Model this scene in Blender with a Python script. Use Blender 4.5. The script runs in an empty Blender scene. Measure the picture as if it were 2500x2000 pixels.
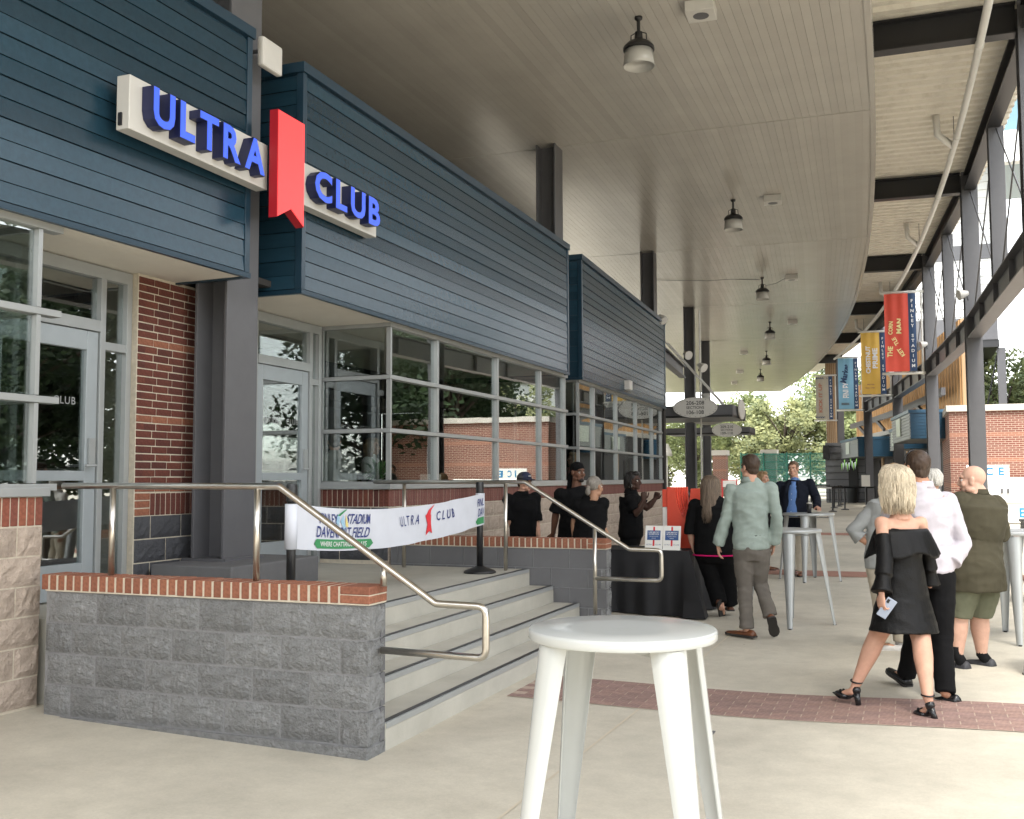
import bpy, bmesh, math, random
from mathutils import Vector, Matrix, noise
random.seed(7)
SC = bpy.context.scene
COL = SC.collection
rad = math.radians
# ------------------------------------------------------------------ camera
cam_d = bpy.data.cameras.new('camera')
cam_d.sensor_width = 36.0
cam_d.lens = 36.0
cam_d.clip_start = 0.05
cam_d.clip_end = 900.0
cam = bpy.data.objects.new('camera', cam_d)
COL.objects.link(cam)
def cam_matrix(loc, yaw, pitch, roll):
    cy, sy, cp, sp = math.cos(yaw), math.sin(yaw), math.cos(pitch), math.sin(pitch)
    fwd = Vector((-sy*cp, cy*cp, sp)); right = Vector((cy, sy, 0)); up = right.cross(fwd)
    cr, sr = math.cos(roll), math.sin(roll)
    r2 = right*cr+up*sr; u2 = right*-sr+up*cr; b = -fwd
    return Matrix(((r2.x, u2.x, b.x, loc[0]), (r2.y, u2.y, b.y, loc[1]), (r2.z, u2.z, b.z, loc[2]), (0, 0, 0, 1)))
cam.matrix_world = cam_matrix((0, 0, 1.62), 0.367167, 0.068056, -0.003164)
SC.camera = cam
# ------------------------------------------------------------------ sky, sun, exposure
SUN_EL, SUN_AZ = 64.0, 165.0          # azimuth measured clockwise from +Y: from behind the camera, a little to the right
world = bpy.data.worlds.new('World'); SC.world = world; world.use_nodes = True
wn, wl = world.node_tree.nodes, world.node_tree.links
wn.clear()
sky = wn.new('ShaderNodeTexSky'); sky.sky_type = 'NISHITA'; sky.sun_disc = False
sky.sun_elevation = rad(SUN_EL); sky.sun_rotation = rad(SUN_AZ)
sky.air_density = 1.0; sky.dust_density = 1.0; sky.ozone_density = 1.0
hs = wn.new('ShaderNodeHueSaturation'); hs.inputs['Saturation'].default_value = 0.22
wb = wn.new('ShaderNodeMix'); wb.data_type = 'RGBA'; wb.blend_type = 'MULTIPLY'; wb.inputs[0].default_value = 1.0
wb.inputs[7].default_value = (1.0, 0.985, 0.95, 1)
bg = wn.new('ShaderNodeBackground'); bg.inputs['Strength'].default_value = 0.15
wo = wn.new('ShaderNodeOutputWorld')
wl.new(sky.outputs[0], hs.inputs['Color']); wl.new(hs.outputs[0], wb.inputs[6]); wl.new(wb.outputs[2], bg.inputs['Color']); wl.new(bg.outputs[0], wo.inputs[0])
sun_d = bpy.data.lights.new('sun', 'SUN'); sun_d.energy = 1.9; sun_d.angle = rad(24); sun_d.color = (1.0, 0.95, 0.87)
sun = bpy.data.objects.new('sun', sun_d); COL.objects.link(sun)
sd = Vector((math.sin(rad(SUN_AZ))*math.cos(rad(SUN_EL)), math.cos(rad(SUN_AZ))*math.cos(rad(SUN_EL)), math.sin(rad(SUN_EL))))
sun.rotation_euler = sd.to_track_quat('Z', 'Y').to_euler()
SC.view_settings.view_transform = 'Standard'; SC.view_settings.look = 'None'
SC.view_settings.exposure = 2.42; SC.view_settings.gamma = 1.0
SC.view_settings.use_curve_mapping = False
try:
    SC.cycles.max_bounces = 8; SC.cycles.diffuse_bounces = 4; SC.cycles.glossy_bounces = 4
    SC.cycles.transparent_max_bounces = 16; SC.cycles.use_denoising = True
    SC.cycles.sample_clamp_indirect = 6.0
except Exception:
    pass
# ------------------------------------------------------------------ mesh helpers
class MB:
    def __init__(s): s.v = []; s.f = []
    def add(s, vs, fs):
        n = len(s.v); s.v += [tuple(p) for p in vs]; s.f += [tuple(i+n for i in f) for f in fs]; return s
    def box(s, x0, x1, y0, y1, z0, z1):
        vs = [(x, y, z) for z in (z0, z1) for y in (y0, y1) for x in (x0, x1)]
        return s.add(vs, [(0, 2, 3, 1), (4, 5, 7, 6), (0, 1, 5, 4), (2, 6, 7, 3), (0, 4, 6, 2), (1, 3, 7, 5)])
    def bar(s, p, q, w, h, up=(0, 0, 1)):
        p, q = Vector(p), Vector(q); t = (q-p).normalized(); up = Vector(up)
        if abs(t.dot(up)) > .99: up = Vector((0, 1, 0))
        a = t.cross(up).normalized(); b = a.cross(t).normalized()
        vs = [c+a*(sx*w/2)+b*(sz*h/2) for c in (p, q) for sx, sz in ((-1, -1), (1, -1), (1, 1), (-1, 1))]
        return s.add(vs, [(0, 3, 2, 1), (4, 5, 6, 7), (0, 1, 5, 4), (1, 2, 6, 5), (2, 3, 7, 6), (3, 0, 4, 7)])
    def tube(s, pts, r, seg=10, lat=None, cap=True, round_=False):
        pts = [Vector(p) for p in pts]; n = len(pts)
        rr = r if isinstance(r, (list, tuple)) else [r]*n
        rings = []; pv = Vector(lat).normalized() if lat is not None else None
        for i, p in enumerate(pts):
            t = (pts[min(i+1, n-1)]-pts[max(i-1, 0)])
            t = t.normalized() if t.length > 1e-9 else Vector((0, 0, 1))
            if pv is None:
                pv = t.cross(Vector((0, 0, 1)))
                if pv.length < .1: pv = t.cross(Vector((0, 1, 0)))
            a = pv-t*pv.dot(t)
            if a.length < 1e-6: a = t.orthogonal()
            a.normalize(); b = t.cross(a)
            if lat is None: pv = a
            ra, rb = rr[i] if isinstance(rr[i], (list, tuple)) else (rr[i], rr[i])
            rings.append((p, a, b, ra, rb, t))
        if round_:
            p, a, b, ra, rb, t = rings[0]; p2, a2, b2, ra2, rb2, t2 = rings[-1]; m = min(ra, rb); m2 = min(ra2, rb2)
            rings = [(p-t*m*.95, a, b, ra*.3, rb*.3, t), (p-t*m*.62, a, b, ra*.78, rb*.78, t)]+rings+[(p2+t2*m2*.62, a2, b2, ra2*.78, rb2*.78, t2), (p2+t2*m2*.95, a2, b2, ra2*.3, rb2*.3, t2)]
        vs, fs = [], []
        for p, a, b, ra, rb, t in rings:
            for k in range(seg):
                c = 2*math.pi*k/seg; vs.append(p+a*(ra*math.cos(c))+b*(rb*math.sin(c)))
        for i in range(len(rings)-1):
            for k in range(seg):
                k2 = (k+1) % seg; fs.append((i*seg+k, i*seg+k2, (i+1)*seg+k2, (i+1)*seg+k))
        if cap:
            fs.append(tuple(range(seg-1, -1, -1))); fs.append(tuple(range((len(rings)-1)*seg, len(rings)*seg)))
        return s.add(vs, fs)
    def ell(s, c, r, seg=14, rings=9, rot=None):
        vs, fs = [], []; c = Vector(c)
        r = r if isinstance(r, (list, tuple)) else (r, r, r)
        def T(v):
            v = Vector(v)
            return c+(rot @ v if rot is not None else v)
        vs.append(T((0, 0, -r[2])))
        for i in range(1, rings):
            ph = -math.pi/2+math.pi*i/rings
            for k in range(seg):
                th = 2*math.pi*k/seg; vs.append(T((r[0]*math.cos(ph)*math.cos(th), r[1]*math.cos(ph)*math.sin(th), r[2]*math.sin(ph))))
        vs.append(T((0, 0, r[2]))); top = len(vs)-1
        for k in range(seg):
            k2 = (k+1) % seg; fs.append((0, 1+k2, 1+k))
            for i in range(rings-2): fs.append((1+i*seg+k, 1+i*seg+k2, 1+(i+1)*seg+k2, 1+(i+1)*seg+k))
            fs.append((1+(rings-2)*seg+k, 1+(rings-2)*seg+k2, top))
        return s.add(vs, fs)
    def lathe(s, prof, c=(0, 0, 0), seg=32):
        vs, fs = [], []; n = len(prof)
        for r, z in prof:
            for k in range(seg):
                a = 2*math.pi*k/seg; vs.append((c[0]+r*math.cos(a), c[1]+r*math.sin(a), c[2]+z))
        for i in range(n-1):
            for k in range(seg):
                k2 = (k+1) % seg; fs.append((i*seg+k, i*seg+k2, (i+1)*seg+k2, (i+1)*seg+k))
        fs.append(tuple(range(seg-1, -1, -1))); fs.append(tuple(range((n-1)*seg, n*seg)))
        return s.add(vs, fs)
    def prism(s, poly, o, ax, ay, depth):
        # poly: 2D counter-clockwise; extruded by depth (vector)
        o, ax, ay, d = Vector(o), Vector(ax), Vector(ay), Vector(depth); n = len(poly)
        vs = [o+ax*x+ay*y for x, y in poly]+[o+ax*x+ay*y+d for x, y in poly]
        return s.add(vs, [tuple(range(n-1, -1, -1)), tuple(range(n, 2*n))]+[(i, (i+1) % n, n+(i+1) % n, n+i) for i in range(n)])
    def mesh(s, name, mats=None, smooth=False, M=None):
        me = bpy.data.meshes.new(name)
        vs = [M @ Vector(p) for p in s.v] if M is not None else s.v
        me.from_pydata(vs, [], s.f); me.validate()
        bm = bmesh.new(); bm.from_mesh(me); bmesh.ops.recalc_face_normals(bm, faces=bm.faces); bm.to_mesh(me); bm.free()
        if smooth: me.polygons.foreach_set('use_smooth', [True]*len(me.polygons))
        if mats is not None: me.materials.append(mats)
        return me
FR = {}
def frame(o): return FR.get(o.name, Matrix.Identity(4))
def thing(name, label=None, cat=None, loc=(0, 0, 0), rz=0, group=None, kind=None):
    o = bpy.data.objects.new(name, None); COL.objects.link(o); o.empty_display_size = .2
    o.location = loc; o.rotation_euler = (0, 0, rz); FR[o.name] = Matrix.Translation(loc) @ Matrix.Rotation(rz, 4, 'Z')
    return tag(o, label, cat, group, kind)
def tag(o, label=None, cat=None, group=None, kind=None):
    if label: o['label'] = label
    if cat: o['category'] = cat
    if group: o['group'] = group
    if kind: o['kind'] = kind
    return o
def link(name, me, parent=None, loc=(0, 0, 0), rot=(0, 0, 0), scale=(1, 1, 1)):
    o = bpy.data.objects.new(name, me); COL.objects.link(o)
    o.location = loc; o.rotation_euler = rot; o.scale = scale
    if parent is not None:
        o.parent = parent; FR[o.name] = frame(parent)
    return o
def build(name, mb, m, parent=None, world=False, smooth=False, bevel=0, auto=False):
    M = frame(parent).inverted() if (world and parent is not None) else None
    me = mb.mesh(name, m, smooth, M)
    o = link(name, me, parent)
    if bevel:
        b = o.modifiers.new('bevel', 'BEVEL'); b.width = bevel; b.segments = 2; b.limit_method = 'ANGLE'; b.angle_limit = rad(40)
    if auto:
        me.polygons.foreach_set('use_smooth', [True]*len(me.polygons)); sharp(me, 35)
    return o
def sharp(me, deg):
    bm = bmesh.new(); bm.from_mesh(me)
    for e in bm.edges:
        e.smooth = not (len(e.link_faces) == 2 and e.calc_face_angle(0) > rad(deg))
    bm.to_mesh(me); bm.free()
def solo(name, mb, m, label, cat, loc=(0, 0, 0), group=None, smooth=False, bevel=0, auto=False, kind=None):
    # a thing that is one mesh: geometry given in world space, origin at loc
    M = Matrix.Translation(loc).inverted()
    o = link(name, mb.mesh(name, m, smooth, M), None, loc); FR[o.name] = Matrix.Translation(loc)
    if bevel:
        b = o.modifiers.new('bevel', 'BEVEL'); b.width = bevel; b.segments = 2; b.limit_method = 'ANGLE'; b.angle_limit = rad(40)
    if auto:
        o.data.polygons.foreach_set('use_smooth', [True]*len(o.data.polygons)); sharp(o.data, 35)
    return tag(o, label, cat, group, kind)
def structure(name, mb, m, parent=None, smooth=False):
    o = link(name, mb.mesh(name, m, smooth), parent)
    o['kind'] = 'structure'
    return o
def evaluated(o):
    dg = bpy.context.evaluated_depsgraph_get()
    me = bpy.data.meshes.new_from_object(o.evaluated_get(dg))
    d = o.data; bpy.data.objects.remove(o)
    return me
def remesh(mb, vox, it=4):
    o = link('tmp', mb.mesh('tmp'))
    r = o.modifiers.new('r', 'REMESH'); r.mode = 'VOXEL'; r.voxel_size = vox
    if it:
        s = o.modifiers.new('s', 'SMOOTH'); s.iterations = it; s.factor = .5
    me = evaluated(o)
    me.polygons.foreach_set('use_smooth', [True]*len(me.polygons))
    return me
_TXT = {}
def text2d(body, size=1.0, extrude=0.0, bold=0.0, spacing=1.0, bevel=0.0):
    k = (body, round(size, 4), extrude, bold, spacing, bevel)
    if k in _TXT: return _TXT[k]
    cu = bpy.data.curves.new('t', 'FONT'); cu.body = body; cu.size = size; cu.align_x = 'CENTER'; cu.align_y = 'CENTER'
    cu.extrude = extrude; cu.offset = bold; cu.space_character = spacing; cu.resolution_u = 3; cu.bevel_depth = bevel
    o = bpy.data.objects.new('t', cu); COL.objects.link(o)
    me = evaluated(o)
    vs = [tuple(v.co) for v in me.vertices]; fs = [tuple(p.vertices) for p in me.polygons]
    bpy.data.meshes.remove(me)
    _TXT[k] = (vs, fs); return _TXT[k]
def text_mb(body, o, ax, ay, height, width=None, extrude=0.0, bold=0.0, spacing=1.0, mb=None, fn=None, shear=0.0):
    vs, fs = text2d(body, 1.0, extrude, bold, spacing)
    if not vs: return mb or MB()
    x0, x1 = min(v[0] for v in vs), max(v[0] for v in vs); y0, y1 = min(v[1] for v in vs), max(v[1] for v in vs)
    sy = height/(y1-y0); sx = (width/(x1-x0)) if width else sy
    cx, cy = (x0+x1)/2, (y0+y1)/2
    o, ax, ay = Vector(o), Vector(ax).normalized(), Vector(ay).normalized(); n = ax.cross(ay)
    mb = mb or MB()
    out = []
    for x, y, z in vs:
        X, Y, Zz = (x-cx)*sx+shear*(y-cy)*sy, (y-cy)*sy, z
        out.append(fn(X, Y, Zz) if fn else o+ax*X+ay*Y+n*(Zz))
    return mb.add(out, fs)
# ------------------------------------------------------------------ materials
_M = {}
def mat(name, col, rough=.6, metal=0.0, var=.0, vscale=3.0, bump=0.0, bscale=60.0, rnd=0.0, spec=.5, stretch=(1, 1, 1), dirt=0.0, dscale=.6, dcol=None, detail=6, coat=0.0, sss=0.0, emit=0.0):
    if name in _M: return _M[name]
    m = bpy.data.materials.new(name); m.use_nodes = True; nt = m.node_tree; N, L = nt.nodes, nt.links
    b = N['Principled BSDF']; b.inputs['Roughness'].default_value = rough; b.inputs['Metallic'].default_value = metal
    b.inputs['Specular IOR Level'].default_value = spec
    if coat: b.inputs['Coat Weight'].default_value = coat; b.inputs['Coat Roughness'].default_value = .15
    if sss:
        b.inputs['Subsurface Weight'].default_value = sss; b.inputs['Subsurface Radius'].default_value = (.02, .008, .004)
    c4 = (col[0], col[1], col[2], 1); b.inputs['Base Color'].default_value = c4
    tc = N.new('ShaderNodeTexCoord'); mp = N.new('ShaderNodeMapping'); mp.inputs['Scale'].default_value = stretch
    L.new(tc.outputs['Object'], mp.inputs['Vector'])
    last = None
    def mul(fac_socket, lo, hi, prev):
        mr = N.new('ShaderNodeMapRange'); mr.inputs['From Min'].default_value = 0.0; mr.inputs['From Max'].default_value = 1.0
        mr.inputs['To Min'].default_value = lo; mr.inputs['To Max'].default_value = hi; L.new(fac_socket, mr.inputs['Value'])
        mx = N.new('ShaderNodeMix'); mx.data_type = 'RGBA'; mx.blend_type = 'MULTIPLY'; mx.inputs[0].default_value = 1.0
        if prev is None: mx.inputs[6].default_value = c4
        else: L.new(prev, mx.inputs[6])
        L.new(mr.outputs[0], mx.inputs[7]); return mx.outputs[2]
    oi = None
    if rnd:
        oi = N.new('ShaderNodeObjectInfo'); last = mul(oi.outputs['Random'], 1-rnd, 1+rnd, last)
    if var:
        nz = N.new('ShaderNodeTexNoise'); nz.inputs['Scale'].default_value = vscale; nz.inputs['Detail'].default_value = detail; nz.inputs['Roughness'].default_value = .65
        L.new(mp.outputs[0], nz.inputs['Vector'])
        cr = N.new('ShaderNodeMapRange'); cr.inputs['From Min'].default_value = .3; cr.inputs['From Max'].default_value = .7; L.new(nz.outputs['Fac'], cr.inputs['Value'])
        last = mul(cr.outputs[0], 1-var, 1+var, last)
    if dirt:
        nd = N.new('ShaderNodeTexNoise'); nd.inputs['Scale'].default_value = dscale; nd.inputs['Detail'].default_value = 8; nd.inputs['Roughness'].default_value = .7
        L.new(tc.outputs['Object'], nd.inputs['Vector'])
        cr = N.new('ShaderNodeMapRange'); cr.inputs['From Min'].default_value = .5; cr.inputs['From Max'].default_value = .72; cr.inputs['To Max'].default_value = dirt; L.new(nd.outputs['Fac'], cr.inputs['Value'])
        mx = N.new('ShaderNodeMix'); mx.data_type = 'RGBA'; L.new(cr.outputs[0], mx.inputs[0])
        if last is None: mx.inputs[6].default_value = c4
        else: L.new(last, mx.inputs[6])
        dc = dcol or tuple(x*.5 for x in col); mx.inputs[7].default_value = (dc[0], dc[1], dc[2], 1); last = mx.outputs[2]
    if last is not None: L.new(last, b.inputs['Base Color'])
    if bump:
        nb = N.new('ShaderNodeTexNoise'); nb.inputs['Scale'].default_value = bscale; nb.inputs['Detail'].default_value = 5; nb.inputs['Roughness'].default_value = .6
        L.new(mp.outputs[0], nb.inputs['Vector'])
        bp = N.new('ShaderNodeBump'); bp.inputs['Strength'].default_value = min(bump, 1.0); bp.inputs['Distance'].default_value = .02*max(1.0, bump)
        L.new(nb.outputs['Fac'], bp.inputs['Height']); L.new(bp.outputs[0], b.inputs['Normal'])
    if emit:
        b.inputs['Emission Color'].default_value = c4; b.inputs['Emission Strength'].default_value = emit
    _M[name] = m
    return m
def glass_mat(name, tint=(.80, .86, .84), base=.10):
    m = bpy.data.materials.new(name); m.use_nodes = True; N, L = m.node_tree.nodes, m.node_tree.links; N.clear()
    lw = N.new('ShaderNodeLayerWeight'); lw.inputs['Blend'].default_value = .5
    pw = N.new('ShaderNodeMath'); pw.operation = 'POWER'; pw.inputs[1].default_value = 3.2; L.new(lw.outputs['Facing'], pw.inputs[0])
    ma = N.new('ShaderNodeMath'); ma.operation = 'MULTIPLY_ADD'; ma.inputs[1].default_value = 1-base; ma.inputs[2].default_value = base; L.new(pw.outputs[0], ma.inputs[0])
    tr = N.new('ShaderNodeBsdfTransparent'); tr.inputs[0].default_value = (*tint, 1)
    gl = N.new('ShaderNodeBsdfGlossy'); gl.inputs['Roughness'].default_value = 0.0; gl.inputs['Color'].default_value = (.95, .97, .97, 1)
    tc = N.new('ShaderNodeTexCoord'); nz = N.new('ShaderNodeTexNoise'); nz.inputs['Scale'].default_value = 1.3; nz.inputs['Detail'].default_value = 1
    bp = N.new('ShaderNodeBump'); bp.inputs['Strength'].default_value = .05; bp.inputs['Distance'].default_value = .02
    L.new(tc.outputs['Object'], nz.inputs['Vector']); L.new(nz.outputs['Fac'], bp.inputs['Height']); L.new(bp.outputs[0], gl.inputs['Normal'])
    mx = N.new('ShaderNodeMixShader'); L.new(ma.outputs[0], mx.inputs[0]); L.new(tr.outputs[0], mx.inputs[1]); L.new(gl.outputs[0], mx.inputs[2])
    o = N.new('ShaderNodeOutputMaterial'); L.new(mx.outputs[0], o.inputs[0])
    return m
def brick_mat(name, cols, mortar=None):
    # per-brick tone from the object's random number, mottled with noise
    m = bpy.data.materials.new(name); m.use_nodes = True; N, L = m.node_tree.nodes, m.node_tree.links; b = N['Principled BSDF']
    b.inputs['Roughness'].default_value = .85; b.inputs['Specular IOR Level'].default_value = .25
    oi = N.new('ShaderNodeObjectInfo'); cr = N.new('ShaderNodeValToRGB'); cr.color_ramp.interpolation = 'LINEAR'
    el = cr.color_ramp.elements
    while len(el) < len(cols): el.new(.5)
    for i, c in enumerate(cols): el[i].position = i/(len(cols)-1); el[i].color = (*c, 1)
    L.new(oi.outputs['Random'], cr.inputs[0])
    tc = N.new('ShaderNodeTexCoord'); nz = N.new('ShaderNodeTexNoise'); nz.inputs['Scale'].default_value = 45; nz.inputs['Detail'].default_value = 6; L.new(tc.outputs['Object'], nz.inputs['Vector'])
    mr = N.new('ShaderNodeMapRange'); mr.inputs['From Min'].default_value = .3; mr.inputs['From Max'].default_value = .7; mr.inputs['To Min'].default_value = .78; mr.inputs['To Max'].default_value = 1.22; L.new(nz.outputs['Fac'], mr.inputs[0])
    mx = N.new('ShaderNodeMix'); mx.data_type = 'RGBA'; mx.blend_type = 'MULTIPLY'; mx.inputs[0].default_value = 1; L.new(cr.outputs[0], mx.inputs[6]); L.new(mr.outputs[0], mx.inputs[7]); L.new(mx.outputs[2], b.inputs['Base Color'])
    bp = N.new('ShaderNodeBump'); bp.inputs['Strength'].default_value = .5; bp.inputs['Distance'].default_value = .004; L.new(nz.outputs['Fac'], bp.inputs['Height']); L.new(bp.outputs[0], b.inputs['Normal'])
    return m
def brick_tex(name, c1, c2, mort, bw=.203, bh=.0677, horiz='X'):
    # far brick walls whose bricks are only a few pixels: bricks from a texture
    m = bpy.data.materials.new(name); m.use_nodes = True; N, L = m.node_tree.nodes, m.node_tree.links; b = N['Principled BSDF']; b.inputs['Roughness'].default_value = .85
    tc = N.new('ShaderNodeTexCoord'); sp = N.new('ShaderNodeSeparateXYZ'); cb = N.new('ShaderNodeCombineXYZ'); L.new(tc.outputs['Object'], sp.inputs[0])
    ad = N.new('ShaderNodeMath'); ad.operation = 'ADD'; L.new(sp.outputs['X'], ad.inputs[0]); L.new(sp.outputs['Y'], ad.inputs[1])
    L.new(ad.outputs[0], cb.inputs[0]); L.new(sp.outputs['Z'], cb.inputs[1])
    bt = N.new('ShaderNodeTexBrick'); bt.inputs['Scale'].default_value = 1.0; bt.inputs['Brick Width'].default_value = bw; bt.inputs['Row Height'].default_value = bh
    bt.inputs['Mortar Size'].default_value = .007; bt.inputs['Mortar Smooth'].default_value = .1; bt.inputs['Bias'].default_value = 0
    bt.inputs['Color1'].default_value = (*c1, 1); bt.inputs['Color2'].default_value = (*c2, 1); bt.inputs['Mortar'].default_value = (*mort, 1)
    L.new(cb.outputs[0], bt.inputs['Vector'])
    # pale accent courses every 1.2 m
    fr = N.new('ShaderNodeMath'); fr.operation = 'FRACT'; dv = N.new('ShaderNodeMath'); dv.operation = 'DIVIDE'; dv.inputs[1].default_value = bh*12; L.new(sp.outputs['Z'], dv.inputs[0]); L.new(dv.outputs[0], fr.inputs[0])
    lt = N.new('ShaderNodeMath'); lt.operation = 'LESS_THAN'; lt.inputs[1].default_value = 2/12; L.new(fr.outputs[0], lt.inputs[0])
    mlt = N.new('ShaderNodeMath'); mlt.operation = 'MULTIPLY'; mlt.inputs[1].default_value = .55; L.new(lt.outputs[0], mlt.inputs[0])
    mx = N.new('ShaderNodeMix'); mx.data_type = 'RGBA'; L.new(mlt.outputs[0], mx.inputs[0]); L.new(bt.outputs['Color'], mx.inputs[6]); mx.inputs[7].default_value = (.36, .17, .11, 1)
    L.new(mx.outputs[2], b.inputs['Base Color'])
    bp = N.new('ShaderNodeBump'); bp.inputs['Strength'].default_value = .6; bp.inputs['Distance'].default_value = .01; bp.invert = True; L.new(bt.outputs['Fac'], bp.inputs['Height']); L.new(bp.outputs[0], b.inputs['Normal'])
    return m
# ------------------------------------------------------------------ the curved plan of the stadium concourse
RAD, XF, YC, PITCH = 230.0, -5.65, 12.6, 9.05
def arc(s, r, z=0.0):
    th = s/RAD; R = RAD+r
    return Vector((XF-RAD+R*math.cos(th), YC+R*math.sin(th), z))
def sstep(a, b, x):
    t = max(0.0, min(1.0, (x-a)/(b-a))); return t*t*(3-2*t)
def gz(x, y):
    if x < -2.95: zx = (-2.95-x)*.0285
    elif x < -1.2: zx = -.02*sstep(-2.95, -1.2, x)
    else: zx = -.02+.05*sstep(-1.2, .9, x)
    if x < -6: zx = .0869
    zx *= 1-sstep(12, 24, y)
    return zx+.25*sstep(14, 42, y)
def bay_frame(k):
    c = arc(k*PITCH, 0.0); return (c.x, c.y, 0.0), k*PITCH/RAD
# ------------------------------------------------------------------ material set
def concrete():
    m = mat('concrete_floor', (.47, .436, .36), .78, var=.12, vscale=.7, bump=.12, bscale=110, dirt=.6, dscale=.38, dcol=(.35, .31, .25))
    N, L = m.node_tree.nodes, m.node_tree.links; b = N['Principled BSDF']; prev = b.inputs['Base Color'].links[0].from_socket; tc = N.new('ShaderNodeTexCoord')
    def layer(prev, scale, lo, hi, a, bb, det=6, kind='n'):
        if kind == 'n': t = N.new('ShaderNodeTexNoise'); t.inputs['Detail'].default_value = det; t.inputs['Roughness'].default_value = .7; out = t.outputs['Fac']
        else: t = N.new('ShaderNodeTexVoronoi'); t.inputs['Randomness'].default_value = 1.0; out = t.outputs['Distance']
        t.inputs['Scale'].default_value = scale; L.new(tc.outputs['Object'], t.inputs['Vector'])
        r = N.new('ShaderNodeMapRange'); r.inputs['From Min'].default_value = lo; r.inputs['From Max'].default_value = hi; r.inputs['To Min'].default_value = a; r.inputs['To Max'].default_value = bb; L.new(out, r.inputs[0])
        x = N.new('ShaderNodeMix'); x.data_type = 'RGBA'; x.blend_type = 'MULTIPLY'; x.inputs[0].default_value = 1; L.new(prev, x.inputs[6]); L.new(r.outputs[0], x.inputs[7]); return x.outputs[2]
    prev = layer(prev, 60, .3, .7, .93, 1.07); prev = layer(prev, 4.5, .35, .7, .91, 1.07, 9); prev = layer(prev, 1.9, .02, .035, .55, 1.0, kind='v'); prev = layer(prev, .23, .4, .65, 1.07, .90, 4)
    L.new(prev, b.inputs['Base Color']); return m
m_conc = concrete()
m_step = mat('concrete_step', (.40, .385, .335), .8, var=.10, vscale=2.2, bump=.12, bscale=120, dirt=.35, dscale=1.2, dcol=(.28, .255, .21))
m_joint = mat('joint_sealant', (.50, .44, .34), .8, var=.1)
m_siding = mat('blue_siding', (.0135, .039, .060), .24, var=.12, vscale=5, rnd=.24, bump=.02, bscale=300, spec=.40, stretch=(.4, 4, 4))
m_sidingtrim = mat('blue_trim', (.010, .032, .053), .3, var=.06, vscale=8)
m_steel = mat('grey_steel_paint', (.10, .10, .107), .45, var=.06, vscale=4, bump=.02, bscale=200)
m_dark = mat('dark_steel_paint', (.018, .018, .020), .42, var=.08, vscale=3)
m_soffit = mat('soffit_panel', (.44, .412, .368), .22, var=.05, vscale=1.2, rnd=.05, spec=.85)
m_under = mat('stucco_soffit', (.70, .66, .58), .8, var=.05, vscale=2)
m_deck = mat('deck_metal', (.80, .755, .66), .55, var=.05, vscale=2, dirt=.35, dscale=3.2, dcol=(.36, .30, .22))
m_alu = mat('aluminium_frame', (.37, .385, .385), .38, metal=.35, var=.04, vscale=6)
m_door = mat('door_aluminium', (.37, .405, .425), .4, metal=.3, var=.04, vscale=5)
m_stainless = mat('stainless', (.56, .53, .48), .28, metal=1.0, var=.10, vscale=14, bump=.02, bscale=150, stretch=(1, 1, 1))
m_mortar = mat('pale_mortar', (.56, .50, .40), .9, var=.12, vscale=22, bump=.5, bscale=180)
m_pavm = mat('paving_mortar', (.37, .29, .235), .9, var=.12, vscale=22)
m_gmortar = mat('grey_mortar', (.24, .24, .245), .9, var=.10, vscale=12, bump=.4, bscale=150)
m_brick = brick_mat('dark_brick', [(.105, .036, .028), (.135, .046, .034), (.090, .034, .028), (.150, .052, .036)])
m_brick2 = brick_mat('orange_brick', [(.25, .100, .060), (.285, .118, .072), (.21, .085, .054), (.27, .108, .066)])
m_brick3 = brick_mat('plum_brick', [(.17, .075, .062), (.19, .085, .07), (.15, .065, .055)])
m_brick4 = brick_mat('red_brick', [(.21, .068, .045), (.24, .085, .055), (.17, .06, .045), (.26, .092, .055)])
m_paver = brick_mat('paver_brick', [(.25, .165, .14), (.28, .185, .158), (.22, .148, .13), (.265, .175, .155)])
m_gblock = mat('grey_split_block', (.225, .228, .228), .85, var=.22, vscale=16, bump=1.9, bscale=38, rnd=.13, spec=.3, detail=9)
m_gblock2 = mat('grey_smooth_block', (.125, .125, .13), .8, var=.07, vscale=6, bump=.15, bscale=150, rnd=.03)
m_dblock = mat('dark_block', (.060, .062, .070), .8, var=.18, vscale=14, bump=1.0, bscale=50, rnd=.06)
m_bblock = mat('buff_block', (.42, .345, .285), .9, var=.17, vscale=18, bump=1.0, bscale=55, rnd=.07, spec=.25, detail=9)
m_glass = glass_mat('window_glass', (.82, .86, .85), .185)
m_white = mat('white_paint', (.78, .77, .73), .5, var=.04, vscale=4)
m_black = mat('black_plastic', (.012, .012, .013), .4, var=.1, vscale=8)
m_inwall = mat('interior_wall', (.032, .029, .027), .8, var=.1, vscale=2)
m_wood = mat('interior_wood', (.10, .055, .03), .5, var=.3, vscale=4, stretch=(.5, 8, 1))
m_print = mat('white_print', (.75, .75, .75), .6)
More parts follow.
